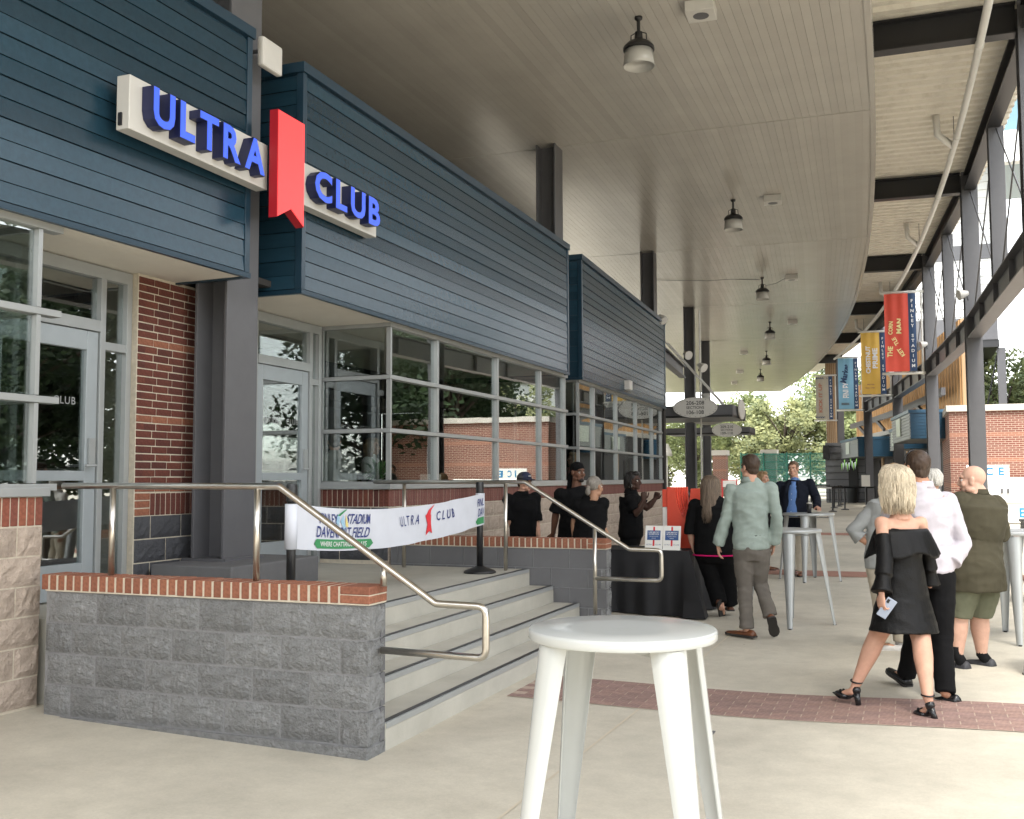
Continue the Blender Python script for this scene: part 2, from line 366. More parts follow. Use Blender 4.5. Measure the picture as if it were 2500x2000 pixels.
# ------------------------------------------------------------------ ground
xs = [-420, -200, -90, -45, -25, -14, -10, -8]+[-7+.5*i for i in range(41)]+[14, 18, 26, 45, 90, 200, 420]
ys = [-120, -50, -20, -8]+[-4+.5*i for i in range(60)]+[27+1.5*i for i in range(30)]+[80, 110, 200, 400, 750]
g = MB(); g.add([(x, y, gz(x, y)) for y in ys for x in xs], [(j*len(xs)+i, j*len(xs)+i+1, (j+1)*len(xs)+i+1, (j+1)*len(xs)+i) for j in range(len(ys)-1) for i in range(len(xs)-1)])
ground = structure('ground', g, m_conc, smooth=True)
def strip_on_ground(mb, p, q, w, dz=.005, n=24):
    p, q = Vector((p[0], p[1], 0)), Vector((q[0], q[1], 0)); t = (q-p).normalized(); a = Vector((t.y, -t.x, 0))*(w/2); n0 = len(mb.v); vs, fs = [], []
    for i in range(n+1):
        c = p.lerp(q, i/n)
        for sgn in (-1, 1):
            d = c+a*sgn; vs.append((d.x, d.y, gz(d.x, d.y)+dz))
    for i in range(n): fs.append((2*i, 2*i+1, 2*i+3, 2*i+2))
    mb.add(vs, fs)
jt = MB()
strip_on_ground(jt, (-1.97, .8), (-1.82, 7.24), .014); strip_on_ground(jt, (-1.80, 8.22), (-1.70, 17.7), .014, n=40)
strip_on_ground(jt, (2.4, 1), (2.3, 7.2), .014); strip_on_ground(jt, (-2.5, 12.55), (7, 12.55), .012, n=40); strip_on_ground(jt, (-5, 22.6), (7, 22.6), .014, n=40)
strip_on_ground(jt, (-1.75, 18.9), (-1.6, 34), .016, n=40); strip_on_ground(jt, (-1.97, .8), (6, .8), .014)
structure('paving_joint', jt, m_joint)
# brick paver bands let into the concrete
PV = MB().box(-.0975, .0975, -.0445, .0445, -.03, .0048).mesh('paver', m_paver)
def paver_band(x0, x1, y0, rows, name):
    b = MB(); n = 60; vs, fs = [], []
    for i in range(n+1):
        x = x0+(x1-x0)*i/n
        for y in (y0-.012, y0+rows*.096+.008): vs.append((x, y, gz(x, y)+.004))
    for i in range(n): fs.append((2*i, 2*i+2, 2*i+3, 2*i+1))
    b.add(vs, fs); o = structure(name, b, m_pavm)
    for r in range(rows):
        x = x0+.1-(.1 if r % 2 else 0)
        while x < x1-.05:
            if x > x0+.04:
                y = y0+.048+r*.096
                link('paver', PV, o, (x, y, gz(x, y)+.0010+random.uniform(-.0005, .0008)), (0, -math.atan((gz(x+.1, y)-gz(x-.1, y))/.2), random.uniform(-.012, .012)), (random.uniform(.985, 1.0), random.uniform(.96, 1.0), 1))
            x += .2015
    return o
paver_band(-2.84, 1.55, 7.26, 9, 'brick_band')
b2 = MB()
for (ya, yb, x0, x1) in ((17.75, 18.7, -3.4, 7.2), (28.2, 29.2, -4, 7.2)):
    n = 40; vs = [(x0+(x1-x0)*i/n, y, gz(x0+(x1-x0)*i/n, y)+.006) for i in range(n+1) for y in (ya, yb)]
    b2.add(vs, [(2*i, 2*i+2, 2*i+3, 2*i+1) for i in range(n)])
structure('far_brick_band', b2, brick_tex('far_paver', (.20, .10, .085), (.25, .13, .105), (.40, .36, .30), .2, .1))
# ------------------------------------------------------------------ landing and steps
landing = structure('landing', MB().box(-6.6, -3.80, 5.56, 10.385, -.05, .66), m_step)
ST = [(-3.80, .66), (-3.525, .49), (-3.238, .322), (-2.955, .162)]
steps = structure('stair', MB().box(-4.2, -3.81, 5.562, 10.37, -.04, .3), m_step)
for i, (x, z) in enumerate(ST):
    if i: 
        s_ = MB().box(ST[i-1][0]+.001, x, 5.558, 10.375, -.06, z); build('tread', s_, m_step, steps, bevel=.006)
    build('nosing', MB().box(x-.052, x+.005, 5.565, 10.36, z-.032, z+.004), m_alu, steps, bevel=.003)
    build('grip_strip', MB().box(x-.046, x-.012, 5.567, 10.355, z+.0045, z+.0075), m_black, steps)
# ------------------------------------------------------------------ masonry pieces
def split_block(w, h, seed, amp=.021, d=.05, nx=6, ny=4):
    # block with a rough split face towards -Y (local), body behind
    rnd_ = random.Random(seed); vs, fs = [], []
    for j in range(ny+1):
        for i in range(nx+1):
            u, v = i/nx, j/ny; edge = (i in (0, nx)) or (j in (0, ny))
            y = -rnd_.uniform(.2, 1.0)*amp if not edge else rnd_.uniform(.0, .15)*amp
            vs.append(((u-.5)*w+(0 if edge else rnd_.uniform(-.15, .15)*w/nx), y, (v-.5)*h+(0 if edge else rnd_.uniform(-.15, .15)*h/ny)))
    for j in range(ny):
        for i in range(nx):
            a = j*(nx+1)+i; fs.append((a, a+1, a+nx+2, a+nx+1))
    n = len(vs); vs += [(-w/2, d, -h/2), (w/2, d, -h/2), (w/2, d, h/2), (-w/2, d, h/2)]
    bl, br, tl, tr = 0, nx, ny*(nx+1), ny*(nx+1)+nx
    fs += [(bl, n, n+1, br)] if False else []
    fs += [tuple([n, n+1]+list(range(br, bl-1, -1))), tuple([n+2, n+3]+list(range(tl, tr+1))), tuple([n+3, n]+[j*(nx+1) for j in range(ny+1)]), tuple([n+1, n+2]+[j*(nx+1)+nx for j in range(ny, -1, -1)]), (n, n+3, n+2, n+1)]
    return MB().add(vs, fs)
def flat_block(w, h, d=.05): return MB().box(-w/2, w/2, -.004, d, -h/2, h/2)
_BM = {}
def block_mesh(kind, w, h, m, var):
    k = (kind, round(w, 3), round(h, 3), m.name, var)
    if k not in _BM:
        mb = split_block(w, h, hash(k) % 9999 if False else int(w*1000)+var*17) if kind == 'split' else flat_block(w, h)
        _BM[k] = mb.mesh('block', m)
    return _BM[k]
def course_wall(parent, o, ax, length, z0, nrow, kind, m, bw=.4064, bh=.2032, shift=0.0, gap=.011, name='block', first_half=False):
    # rows of blocks on the face running from o along ax; the face looks to the right-hand side's opposite (ax rotated -90 deg)
    o, ax = Vector(o), Vector((ax[0], ax[1], 0)).normalized(); rz = math.atan2(ax.y, ax.x)
    for r in range(nrow):
        x = -((r % 2)*bw/2+shift) % bw - bw
        while x < length-.02:
            a, b = max(0, x), min(length, x+bw)
            if b-a > .04:
                w = b-a-gap; c = o+ax*((a+b)/2)
                link(name, block_mesh(kind, w, bh-gap, m, random.randrange(9)), parent, (c.x, c.y, z0+bh*(r+.5)), (0, 0, rz))
            x += bw
BR = {}
def brick_mesh(w, d, h, m):
    k = (round(w, 3), round(d, 3), round(h, 3), m.name)
    if k not in BR:
        o = link('tmp', MB().box(-w/2, w/2, -d/2, d/2, -h/2, h/2).mesh('brick', m)); b = o.modifiers.new('b', 'BEVEL'); b.width = .004; b.segments = 1
        BR[k] = evaluated(o); BR[k].name = 'brick'
    return BR[k]
def lay(parent, me, p, rz=0, j=.0012, name='brick'):
    link(name, me, parent, (p[0]+random.uniform(-j, j), p[1]+random.uniform(-j, j), p[2]+random.uniform(-j, j)), (random.uniform(-.006, .006), random.uniform(-.006, .006), rz+random.uniform(-.008, .008)))
# low walls either side of the steps
def cheek_wall(name, label, y0, y1, x0, x1, kinds):
    t = thing(name, label, 'wall', (x1, y0, 0), group='low walls beside the entrance steps')
    build('core', MB().box(x0, x1-.017, y0+.0155, y1-.0155, -.1, .884), m_gmortar, t, world=True)
    f = frame(t).inverted()
    bx = link('block_face', None, t)
    face = f @ Vector((x0, y0+.012, 0)); end = f @ Vector((x1-.012, y0, 0)); back = f @ Vector((x1, y1-.012, 0))
    L = x1-x0
    course_wall(t, (face.x, face.y, 0), (1, 0), L, .069, 4, kinds[0], m_gblock if kinds[0] == 'split' else m_gblock2, shift=.4064-(L % .4064)+.2032)
    course_wall(t, (end.x, end.y, 0), (0, 1), y1-y0, .069, 4, 'split', m_gblock, shift=.18)
    course_wall(t, (back.x, back.y, 0), (-1, 0), L, .069, 4, 'flat', m_gblock2, shift=.1)
    build('footing', MB().box(x0, x1-.004, y0-.012, y1, -.12, .066), m_gblock, t, world=True, bevel=.006)
    build('mortar_bed', MB().box(x0, x1-.003, y0+.001, y1-.001, .884, .9895), m_mortar, t, world=True)
    cap = brick_mesh(.0565, y1-y0+.004, .100, m_brick2); n = int((L-.21)/.0695); ym = (y0+y1)/2-y0
    for i in range(n+1):
        lay(t, cap, (-.205-.0348-i*.0695, ym, .942))
    flat = brick_mesh(.198, y1-y0+.008, .047, m_brick2)
    for zz in (.9165, .968): lay(t, flat, (-.099, ym, zz), j=.0008)
    bpy.data.objects.remove(bx)
    return t
cheek_wall('low_wall', 'grey split-face block wall with red brick cap in front of the steps, nearest the viewer', 5.343, 5.556, -5.41, -2.95, ('split',))
cheek_wall('low_wall', 'grey block wall with red brick cap on the far side of the steps, before the bar staff', 10.392, 10.60, -5.48, -2.95, ('flat',))
# ------------------------------------------------------------------ window bays of the club
BP = 9.22
def bframe(k):
    c = arc(k*BP, 0.0); return (c.x, c.y, 0.0), k*BP/RAD
ZB = [1.575, 2.185, 2.80, 3.405]
def window_bay(k, label, v0, v1, mull, ret0=True, ret1=True, blocks=(None, None), inner=-.80):
    loc, rz = bframe(k); t = thing('window_bay', label, 'window bay', loc, rz, group='glazed bays along the club front')
    U = .15
    wl_ = build('wall', MB().box(inner-.2, U-.007, v0+.007, v1-.007, -.1, 1.51), m_mortar, t)
    a, b = blocks if blocks[0] is not None else (v0, v1)
    # face +u: run along +v so that the local -Y of a block looks to +u
    course_wall(wl_, (U-.002, a, 0), (0, 1), b-a, 1.3085-6*.2032, 6, 'split', m_bblock, shift=(.13 if k else .27))
    sb = brick_mesh(.056, .09, .192, m_brick3 if k >= 0 else m_brick4)
    n = int((b-a)/.0677)
    for i in range(n): lay(wl_, sb, (U-.045, b-.034-i*.0677, 1.41), rz=math.pi/2)
    if ret0:
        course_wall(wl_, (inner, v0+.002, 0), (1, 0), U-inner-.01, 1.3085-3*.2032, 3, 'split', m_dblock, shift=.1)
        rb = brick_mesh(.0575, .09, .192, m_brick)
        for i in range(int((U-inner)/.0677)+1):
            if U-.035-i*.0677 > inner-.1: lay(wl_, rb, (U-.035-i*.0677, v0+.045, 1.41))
    build('sill', MB().box(inner, U+.03, v0-.03, v1+.03, 1.512, 1.573), m_alu, t, bevel=.004)
    fr = MB()
    for z in ZB:
        fr.box(U-.09, U+.012, v0-(.0 if ret0 else .0), v1+(.1 if ret1 else 0), z-.0235, z+.0235)
    build('window_frame', fr, m_alu, t, bevel=.003)
    if ret0 or ret1:
        rf = MB()
        for vv, on in ((v0, ret0), (v1-.08, ret1)):
            if not on: continue
            for z in ZB: rf.box(inner, U-.0905, vv+.015, vv+.065, z-.0235, z+.0235)
            rf.box(inner, inner+.06, vv+.022, vv+.058, ZB[0]+.0285, ZB[-1]-.0285)
        build('return_frame', rf, m_alu, t, bevel=.003)
    for v in mull:
        mb = MB()
        for z0, z1 in zip(ZB[:-1], ZB[1:]): w_ = .018 if (abs(v-v0) < .12 or abs(v-v1) < .12) else .03; mb.box(U-.05 if w_ < .02 else U-.085, U+.004, v-w_, v+w_, z0+.0285, z1-.0285)
        build('mullion', mb, m_alu, t)
    edges = sorted(set([v0+.02]+list(mull)+[v1-.01]))
    for e0, e1 in zip(edges[:-1], edges[1:]):
        if e1-e0 < .15: continue
        for z0, z1 in zip(ZB[:-1], ZB[1:]):
            build('pane', MB().box(U-.045, U-.037, e0+.005, e1-.005, z0+.03, z1-.03), m_glass, t)
    for vv, on in ((v0+.03, ret0), (v1-.045, ret1)):
        if not on: continue
        for z0, z1 in zip(ZB[:-1], ZB[1:]):
            build('pane', MB().box(inner+.062, U-.09, vv, vv+.008, z0+.03, z1-.03), m_glass, t)
    return t
window_bay(-1, 'glazed bay over buff blocks at the left edge, beside the low wall', -4.2, 2.12, (-4.1, -3.0, -1.13, .91, 2.03), False, True, blocks=(-.6, 2.12))
window_bay(0, 'long glazed bay over brick below the CLUB lettering, between the door and the planter gap', -2.2, 4.3, (-2.17, -.91, 1.13, 3.0, 4.27), True, True)
window_bay(1, 'farther glazed bay over brick behind the bar staff', -4.12, 4.12, (-4.09, -2.95, -1.0, 1.0, 2.9, 4.09), True, True)
# ------------------------------------------------------------------ blue siding boxes over the bays
SZ0, SZ1, NPL = 3.425, 5.70, 15
def siding_box(k, label, half=4.21, ends=(1, 1), extra=False):
    loc, rz = bframe(k); t = thing('siding_box', label, 'cladding', loc, rz, group='blue clad boxes over the bays')
    U, IN = .25, -2.6
    build('box_core', MB().box(IN, U-.03, -half+.03, half-.03, SZ0+.03, SZ1-.02), m_sidingtrim, t)
    build('underside', MB().box(IN+.02, U-.035, -half+.035, half-.035, SZ0+.004, SZ0+.03), m_under, t)
    ph = (SZ1-.13-SZ0-.03)/NPL
    def plank(n0, n1, face):
        for i in range(NPL):
            z0 = SZ0+.035+i*ph; lip = random.uniform(.0, .009); tl = random.uniform(-.006, .007)
            g_ = .0015 if i % 2 else .008
            if face == 'f':
                vs = [(U-.03, n0, z0+g_), (U-.006+lip*.4, n0, z0+g_), (U-.013+tl*.6, n0, z0+ph-.001), (U-.03, n0, z0+ph-.001)]
                vs += [(x, n1, z) for x, y, z in vs]
            else:
                s_ = -1 if face == 'n' else 1; V = s_*half
                vs = [(n0, V-s_*.03, z0+g_), (n0, V-s_*.006, z0+g_), (n0, V-s_*.013, z0+ph-.001), (n0, V-s_*.03, z0+ph-.001)]
                vs += [(n1, y, z) for x, y, z in vs]
            build('plank', MB().add(vs, [(0, 1, 2, 3), (7, 6, 5, 4), (0, 4, 5, 1), (1, 5, 6, 2), (2, 6, 7, 3), (3, 7, 4, 0)]), m_siding, t)
    plank(-half+.07, half-.07, 'f')
    if ends[0]: plank(IN+.02, U-.08, 'n')
    if ends[1]: plank(IN+.02, U-.08, 'p')
    for s_ in (-1, 1):
        v = s_*half
        build('corner_trim', MB().box(U-.075, U+.002, min(v, v-s_*.068), max(v, v-s_*.068), SZ0+.035, SZ1-.1), m_sidingtrim, t, bevel=.003)
    build('base_trim', MB().box(U-.034, U+.008, -half-.008, half+.008, SZ0-.012, SZ0+.032).box(IN, U-.0345, -half-.008, -half+.034, SZ0-.012, SZ0+.032).box(IN, U-.0345, half-.034, half+.008, SZ0-.012, SZ0+.032), m_sidingtrim, t)
    build('cap_flashing', MB().box(IN, U+.022, -half-.022, half+.022, SZ1-.098, SZ1+.004), m_sidingtrim, t, bevel=.004)
    return t
siding_box(-1, 'blue plank-clad box over the left bay, behind the ULTRA lettering')
siding_box(0, 'long blue plank-clad box in the middle of the club front, behind the CLUB lettering')
siding_box(1, 'farthest blue plank-clad box with a small white box on its lower edge')
# ------------------------------------------------------------------ door recess
def glazed_door(label, x, y0, y1, yl, yr, floor=.662, handle=True, grp='glass doors of the club'):
    # x: plane; y0..y1 door leaf; yl..yr: whole opening with sidelights
    t = thing('glass_door', label, 'door', (x, (y0+y1)/2, floor), group=grp)
    W = lambda n, mb, m, **k: build(n, mb, m, t, world=True, **k)
    H = 3.42; zt = 2.86
    fr = MB()
    fr.box(x-.06, x+.05, yl, yl+.06, floor, H).box(x-.06, x+.05, yr-.06, yr, floor, H)
    fr.box(x-.06, x+.05, y0-.062, y0-.002, floor, H-.10).box(x-.06, x+.05, y1+.002, y1+.062, floor, H-.10)
    fr.box(x-.058, x+.052, yl+.0605, yr-.0605, H-.10, H)
    fr.box(x-.056, x+.053, y0, y1, zt+.005, zt+.10)
    for a, b in ((yl+.061, y0-.063), (y1+.063, yr-.061)):
        if b-a > .05: fr.box(x-.05, x+.045, a, b, 2.72, 2.79).box(x-.05, x+.045, a, b, floor, floor+.06)
    W('door_frame', fr, m_alu, bevel=.003)
    lf = MB(); sw = .125
    lf.box(x-.03, x+.03, y0+.003, y0+sw, floor+.01, zt).box(x-.03, x+.03, y1-sw, y1-.003, floor+.01, zt)
    lf.box(x-.029, x+.029, y0+sw+.001, y1-sw-.001, zt-.16, zt).box(x-.029, x+.029, y0+sw+.001, y1-sw-.001, floor+.01, floor+.29)
    W('door_leaf', lf, m_door, bevel=.004)
    W('push_rail', MB().box(x-.012, x+.034, y0+sw+.002, y1-sw-.002, 1.62, 1.70), m_door, bevel=.004)
    W('pane', MB().box(x-.006, x+.002, y0+sw, y1-sw, floor+.29, zt-.16), m_glass)
    W('transom_pane', MB().box(x-.006, x+.002, y0, y1, zt+.10, H-.10), m_glass)
    for a, b in ((yl+.061, y0-.063), (y1+.063, yr-.061)):
        if b-a > .05:
            W('side_pane', MB().box(x-.006, x+.002, a, b, floor+.06, 2.72), m_glass); W('side_pane', MB().box(x-.006, x+.002, a, b, 2.79, H-.10), m_glass)
    ym = (y0+y1)/2
    tx = text_mb('ULTRA', (x+.006, ym-.21, 2.27), (0, 1, 0), (0, 0, 1), .062, spacing=1.15); text_mb('CLUB', (x+.006, ym+.22, 2.27), (0, 1, 0), (0, 0, 1), .062, spacing=1.15, mb=tx)
    W('lettering', tx, mat('dim_print', (.30, .31, .31), .6))
    if handle:
        hd = MB().box(x+.03, x+.055, y1-.10, y1-.03, 1.75, 1.97); hd.tube([(x+.055, y1-.065, 1.745), (x+.09, y1-.065, 1.745), (x+.09, y1-.17, 1.74)], .012, 8)
        W('handle', hd, m_alu, bevel=.003)
    return t
glazed_door('left glass door in pale aluminium frame seen past the glazed bay corner', -6.33, 5.62, 6.72, 5.1, 7.09)
glazed_door('right glass door with pale frame, between the grey column and the long bay', -6.44, 9.12, 10.13, 8.5, 10.385)
pier = thing('brick_pier', 'dark red brick pier with two orange courses beside the left door', 'pier', (-6.2, 7.1, .66))
build('core', MB().box(-6.6, -6.223, 7.092, 8.49, .64, 3.43), m_mortar, pier, world=True)
fi = frame(pier).inverted()
course_wall(pier, (-.018, 0, 0), (0, 1), 1.0, 1.312-.66-3*.2032, 3, 'split', m_dblock, shift=.2, name='block')
sld = brick_mesh(.0575, .05, .192, m_brick); bnd = brick_mesh(.1935, .05, .0575, m_brick); ora = brick_mesh(.1935, .05, .0575, m_brick2); hb = brick_mesh(.09, .05, .0575, m_brick)
for i in range(3): lay(pier, brick_mesh(.185, .05, .0575, m_brick2), (-.041, .098, 1.344+i*.0677-.66), rz=math.pi/2)
for i in range(11): lay(pier, sld, (-.041, .228+i*.0677, 1.41-.66), rz=math.pi/2)
for r in range(28):
    z = 1.549+r*.0677-.66; me = ora if r in (0, 9, 19) else bnd
    y = .098 if r % 2 else .0
    while y < .98:
        lay(pier, me if y > .05 else (hb if me is bnd else brick_mesh(.09, .05, .0575, m_brick2)), (-.041, y if y > .05 else .047, z), rz=math.pi/2)
        y += .203 if y > .05 else .1495
# ------------------------------------------------------------------ steel columns under the soffit
def steel_column(s, label, z0, z1, r0=-.36, fw=.46):
    th = s/RAD; c = arc(s, 0); t = thing('steel_column', label, 'column', (c.x, c.y, z0), th, group='steel columns along the club front')
    h = fw/2
    build('outer_flange', MB().box(-.03, 0, -h, h, 0, z1-z0), m_steel, t, bevel=.004)
    build('inner_flange', MB().box(r0, r0+.03, -h, h, 0, z1-z0), m_steel, t, bevel=.004)
    build('web', MB().box(r0+.0305, -.0305, -.012, .012, 0, z1-z0), m_steel, t)
    build('base_plate', MB().box(r0-.06, .06, -h-.05, h+.05, -.001, .024), m_steel, t)
    return t
CS = [-4.72, 4.6, 13.75, 22.85, 31.95, 41.05]
steel_column(CS[0], 'grey steel column rising behind the red ribbon, between the two doors', .897, 7.6)
steel_column(CS[1], 'dark steel column above the gap between the long and far siding boxes', .5, 7.6)
steel_column(CS[2], 'dark steel column directly left of the upper oval section sign', .2, 7.6)
steel_column(CS[3], 'dark steel column behind the upper oval section sign', .3, 7.6)
steel_column(CS[4], 'slim dark steel column right of the upper oval section sign', .4, 7.6)
solo('column_plinth', MB().box(-6.12, -5.28, 7.2, 8.56, .655, .897), m_gblock2, 'grey painted concrete plinth under the column by the doors', 'plinth', (-5.7, 7.9, .66), bevel=.015)
# dark wall added behind the boxes against light leaks, and the room behind the glass
uw = MB(); n = 30
vs = []
for i in range(n+1):
    s = -22+i*4.0
    for z in (3.3, 9.2): vs.append(arc(s, -5.5, z))
uw.add(vs, [(2*i, 2*i+2, 2*i+3, 2*i+1) for i in range(12)])
structure('upper_wall', uw, m_dark)
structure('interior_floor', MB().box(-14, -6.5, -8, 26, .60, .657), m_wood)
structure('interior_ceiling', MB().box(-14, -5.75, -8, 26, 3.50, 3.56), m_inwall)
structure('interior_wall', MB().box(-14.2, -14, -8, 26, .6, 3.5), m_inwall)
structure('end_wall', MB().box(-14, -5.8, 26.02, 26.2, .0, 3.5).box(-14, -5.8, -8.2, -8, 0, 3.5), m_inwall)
# ------------------------------------------------------------------ soffit of metal planks over the concourse
ZS = 7.60
SE = [CS[0]-9.1, CS[0], CS[1], CS[2], CS[3], CS[4], CS[5], 50.1, 58.9]
bk = MB(); vs = []
ss = [SE[0]+(SE[-1]-SE[0])*i/60 for i in range(61)]
for s in ss:
    for r in (-6.2, 5.36): vs.append(arc(s, r, ZS+.024))
bk.add(vs, [(2*i, 2*i+1, 2*i+3, 2*i+2) for i in range(60)])
soffit = structure('soffit', bk, m_soffit)
far_pl = MB(); cnt = 0; RW = .118
for j in range(len(SE)-1):
    s0, s1 = SE[j]+.014, SE[j+1]-.014; r = 5.30-RW
    while r > -6.1:
        def pl(mb):
            vs = [arc(s, q, z) for z in (ZS, ZS+.02) for s, q in ((s0, r+.0025), (s0, r+RW), (s1, r+RW), (s1, r+.0025))]
            return mb.add(vs, [(0, 3, 2, 1), (4, 5, 6, 7), (0, 1, 5, 4), (1, 2, 6, 5), (2, 3, 7, 6), (3, 0, 4, 7)])
        if j in (1, 2, 3) and cnt < 296: build('plank', pl(MB()), m_soffit, soffit); cnt += 1
        else: pl(far_pl)
        r -= RW
fp = build('far_planks', far_pl, m_soffit, soffit); fp['kind'] = 'stuff'
ed = MB(); vs = []
for s in ss:
    for r, z in ((5.30, ZS-.004), (5.385, ZS-.004), (5.385, ZS+.75), (5.30, ZS+.75)): vs.append(arc(s, r, z))
ed.add(vs, [(4*i+a, 4*i+b, 4*i+4+b, 4*i+4+a) for i in range(60) for a, b in ((0, 1), (1, 2), (2, 3), (3, 0))])
build('edge_trim', ed, m_soffit, soffit)
cl = MB(); vs = []
for s in ss: vs += [arc(s, -6.2, 9.2), arc(s, 5.4, 9.2)]
cl.add(vs, [(2*i, 2*i+1, 2*i+3, 2*i+2) for i in range(60)]); structure('roof', cl, m_dark)
# ------------------------------------------------------------------ steel frame and deck on the open side
dk = MB(); vs = []; P4 = .34; S0, S1 = CS[0]-9.1, 60.0
i = 0; s = S0
while s < S1:
    for ds, dz in ((0, 0), (.13, 0), (.165, .075), (.305, .075)):
        for r in (5.2, 8.05): vs.append(arc(s+ds, r, 9.03+dz))
    s += P4; i += 4
dk.add(vs, [(2*a, 2*a+1, 2*a+3, 2*a+2) for a in range(len(vs)//2-1)])
deck = structure('roof_deck', dk, m_deck)
def ibeam(mb, p, q, d, w, tf=.03, tw=.02):
    p, q = Vector(p), Vector(q); z = Vector((0, 0, 1))
    mb.bar(p+z*(d/2-tf/2), q+z*(d/2-tf/2), w, tf); mb.bar(p-z*(d/2-tf/2), q-z*(d/2-tf/2), w, tf); mb.bar(p, q, tw, d-2*tf-.001); return mb
RP = 7.66
for k, s in enumerate(CS[:6]+[50.1]):
    nm = ('nearest the viewer', 'next above the white pipe', 'above the red banner', 'above the yellow banner', 'above the blue banner', 'last before the grey banner', 'farthest along the roof')[k]
    solo('roof_beam', ibeam(MB(), arc(s, 1.0, 8.76), arc(s, RP-.19, 8.76), .50, .26), m_dark, 'dark steel roof beam under the pale deck, '+nm, 'beam', tuple(arc(s, 5.5, 8.5)), group='cross beams under the open-side deck')
def hpost(s, z0, z1, label, w=.36, d=.36, grp='tall steel posts along the open side', name='steel_post'):
    c = arc(s, RP); t = thing(name, label, 'post', (c.x, c.y, z0), s/RAD, group=grp); h = w/2
    # flanges face along the walk
    build('near_flange', MB().box(-h, h, -d/2, -d/2+.025, 0, z1-z0), m_steel, t, bevel=.004)
    build('far_flange', MB().box(-h, h, d/2-.025, d/2, 0, z1-z0), m_steel, t, bevel=.004)
    build('web', MB().box(-.012, .012, -d/2+.0255, d/2-.0255, 0, z1-z0), m_steel, t)
    return t
PL = ['tall grey steel post at the near end of the open side', 'tall grey steel post behind the bald man', 'tall grey steel post carrying the red banner', 'tall grey steel post carrying the yellow banner', 'tall grey steel post carrying the blue banner', 'tall grey steel post carrying the grey banner']
for s, l in zip(CS[1:6], PL): 
    c = arc(s, RP); hpost(s, gz(c.x, c.y)-.02, 9.0, l)
c = arc(CS[5], RP); hpost(CS[5], gz(c.x, c.y)-.02, 9.0, PL[5])
MIDS = [(CS[i]+CS[i+1])/2 for i in range(0, 5)]
ML = ['short grey hung post at the near end of the truss', 'short grey hung post right of the bald man\'s post', 'short grey hung post between the first two tall posts', 'short grey hung post left of the red banner\'s post', 'short grey hung post farthest along the truss']
for s, l in zip(MIDS, ML): hpost(s, 5.50, 8.56, l, .28, .28, 'short posts of the truss', 'truss_post')
for i in range(0, 5):
    s0, s1 = CS[i], CS[i+1]; w_ = ('outside the frame at the near end', 'from the near edge to the bald man\'s post', 'between the bald man\'s post and the red banner', 'between the red and yellow banners', 'between the yellow and blue banners')[i]
    t = thing('roof_truss', 'truss bay with crossed rods, '+w_, 'truss', tuple(arc(s0, RP, 5.0)), group='truss bays of the open side')
    a, b = s0+.185, s1-.185
    lo = MB(); ibeam(lo, arc(a, RP, 5.22), arc(b, RP, 5.22), .54, .30)
    for u in (.25, .5, .75):
        p = arc(s0+(s1-s0)*u, RP, 0); lo.bar((p.x, p.y, 4.99), (p.x, p.y, 5.45), .02, .27, (1, 0, 0))
    build('lower_rail', lo, m_steel, t, world=True)
    build('upper_rail', ibeam(MB(), arc(a, RP, 8.74), arc(b, RP, 8.74), .40, .26), m_dark, t, world=True)
    m = (s0+s1)/2
    for (p, q) in ((a+.05, m-.17), (m+.17, b-.05)):
        for z0, z1 in ((5.52, 8.5), (8.5, 5.52)):
            build('brace_rod', MB().tube([arc(p, RP, z0), arc(q, RP, z1)], .016, 6), m_steel, t, world=True, smooth=True)
# white drain pipe hung below the deck
pp = MB(); S_ = [CS[0]-6+2.0*i for i in range(30)]
pipe = thing('drain_pipe', 'long white drain pipe hung under the pale metal deck', 'pipe', tuple(arc(0, 6.9, 8.3)))
build('run', MB().tube([arc(s, 6.95-.0*s, 8.42) for s in S_], .062, 12), m_white, pipe, world=True, smooth=True)
for s in (0, 4.5, 9, 13.5, 18, 22.5, 27, 31.5, 36, 40.5):
    build('coupling', MB().tube([arc(s, 6.95, 8.42), arc(s+.1, 6.95, 8.42)], .073, 12), m_white, pipe, world=True, smooth=True)
    build('hanger', MB().tube([arc(s+.6, 6.95, 8.48), arc(s+.6, 6.95, 9.04)], .008, 5), m_steel, pipe, world=True)
for s in (9.4, 18.5, 27.5, 36.5): build('drop', MB().tube([arc(s, 6.6, 9.02), arc(s, 6.62, 8.62), arc(s+.25, 6.93, 8.43)], .07, 10), m_white, pipe, world=True, smooth=True)
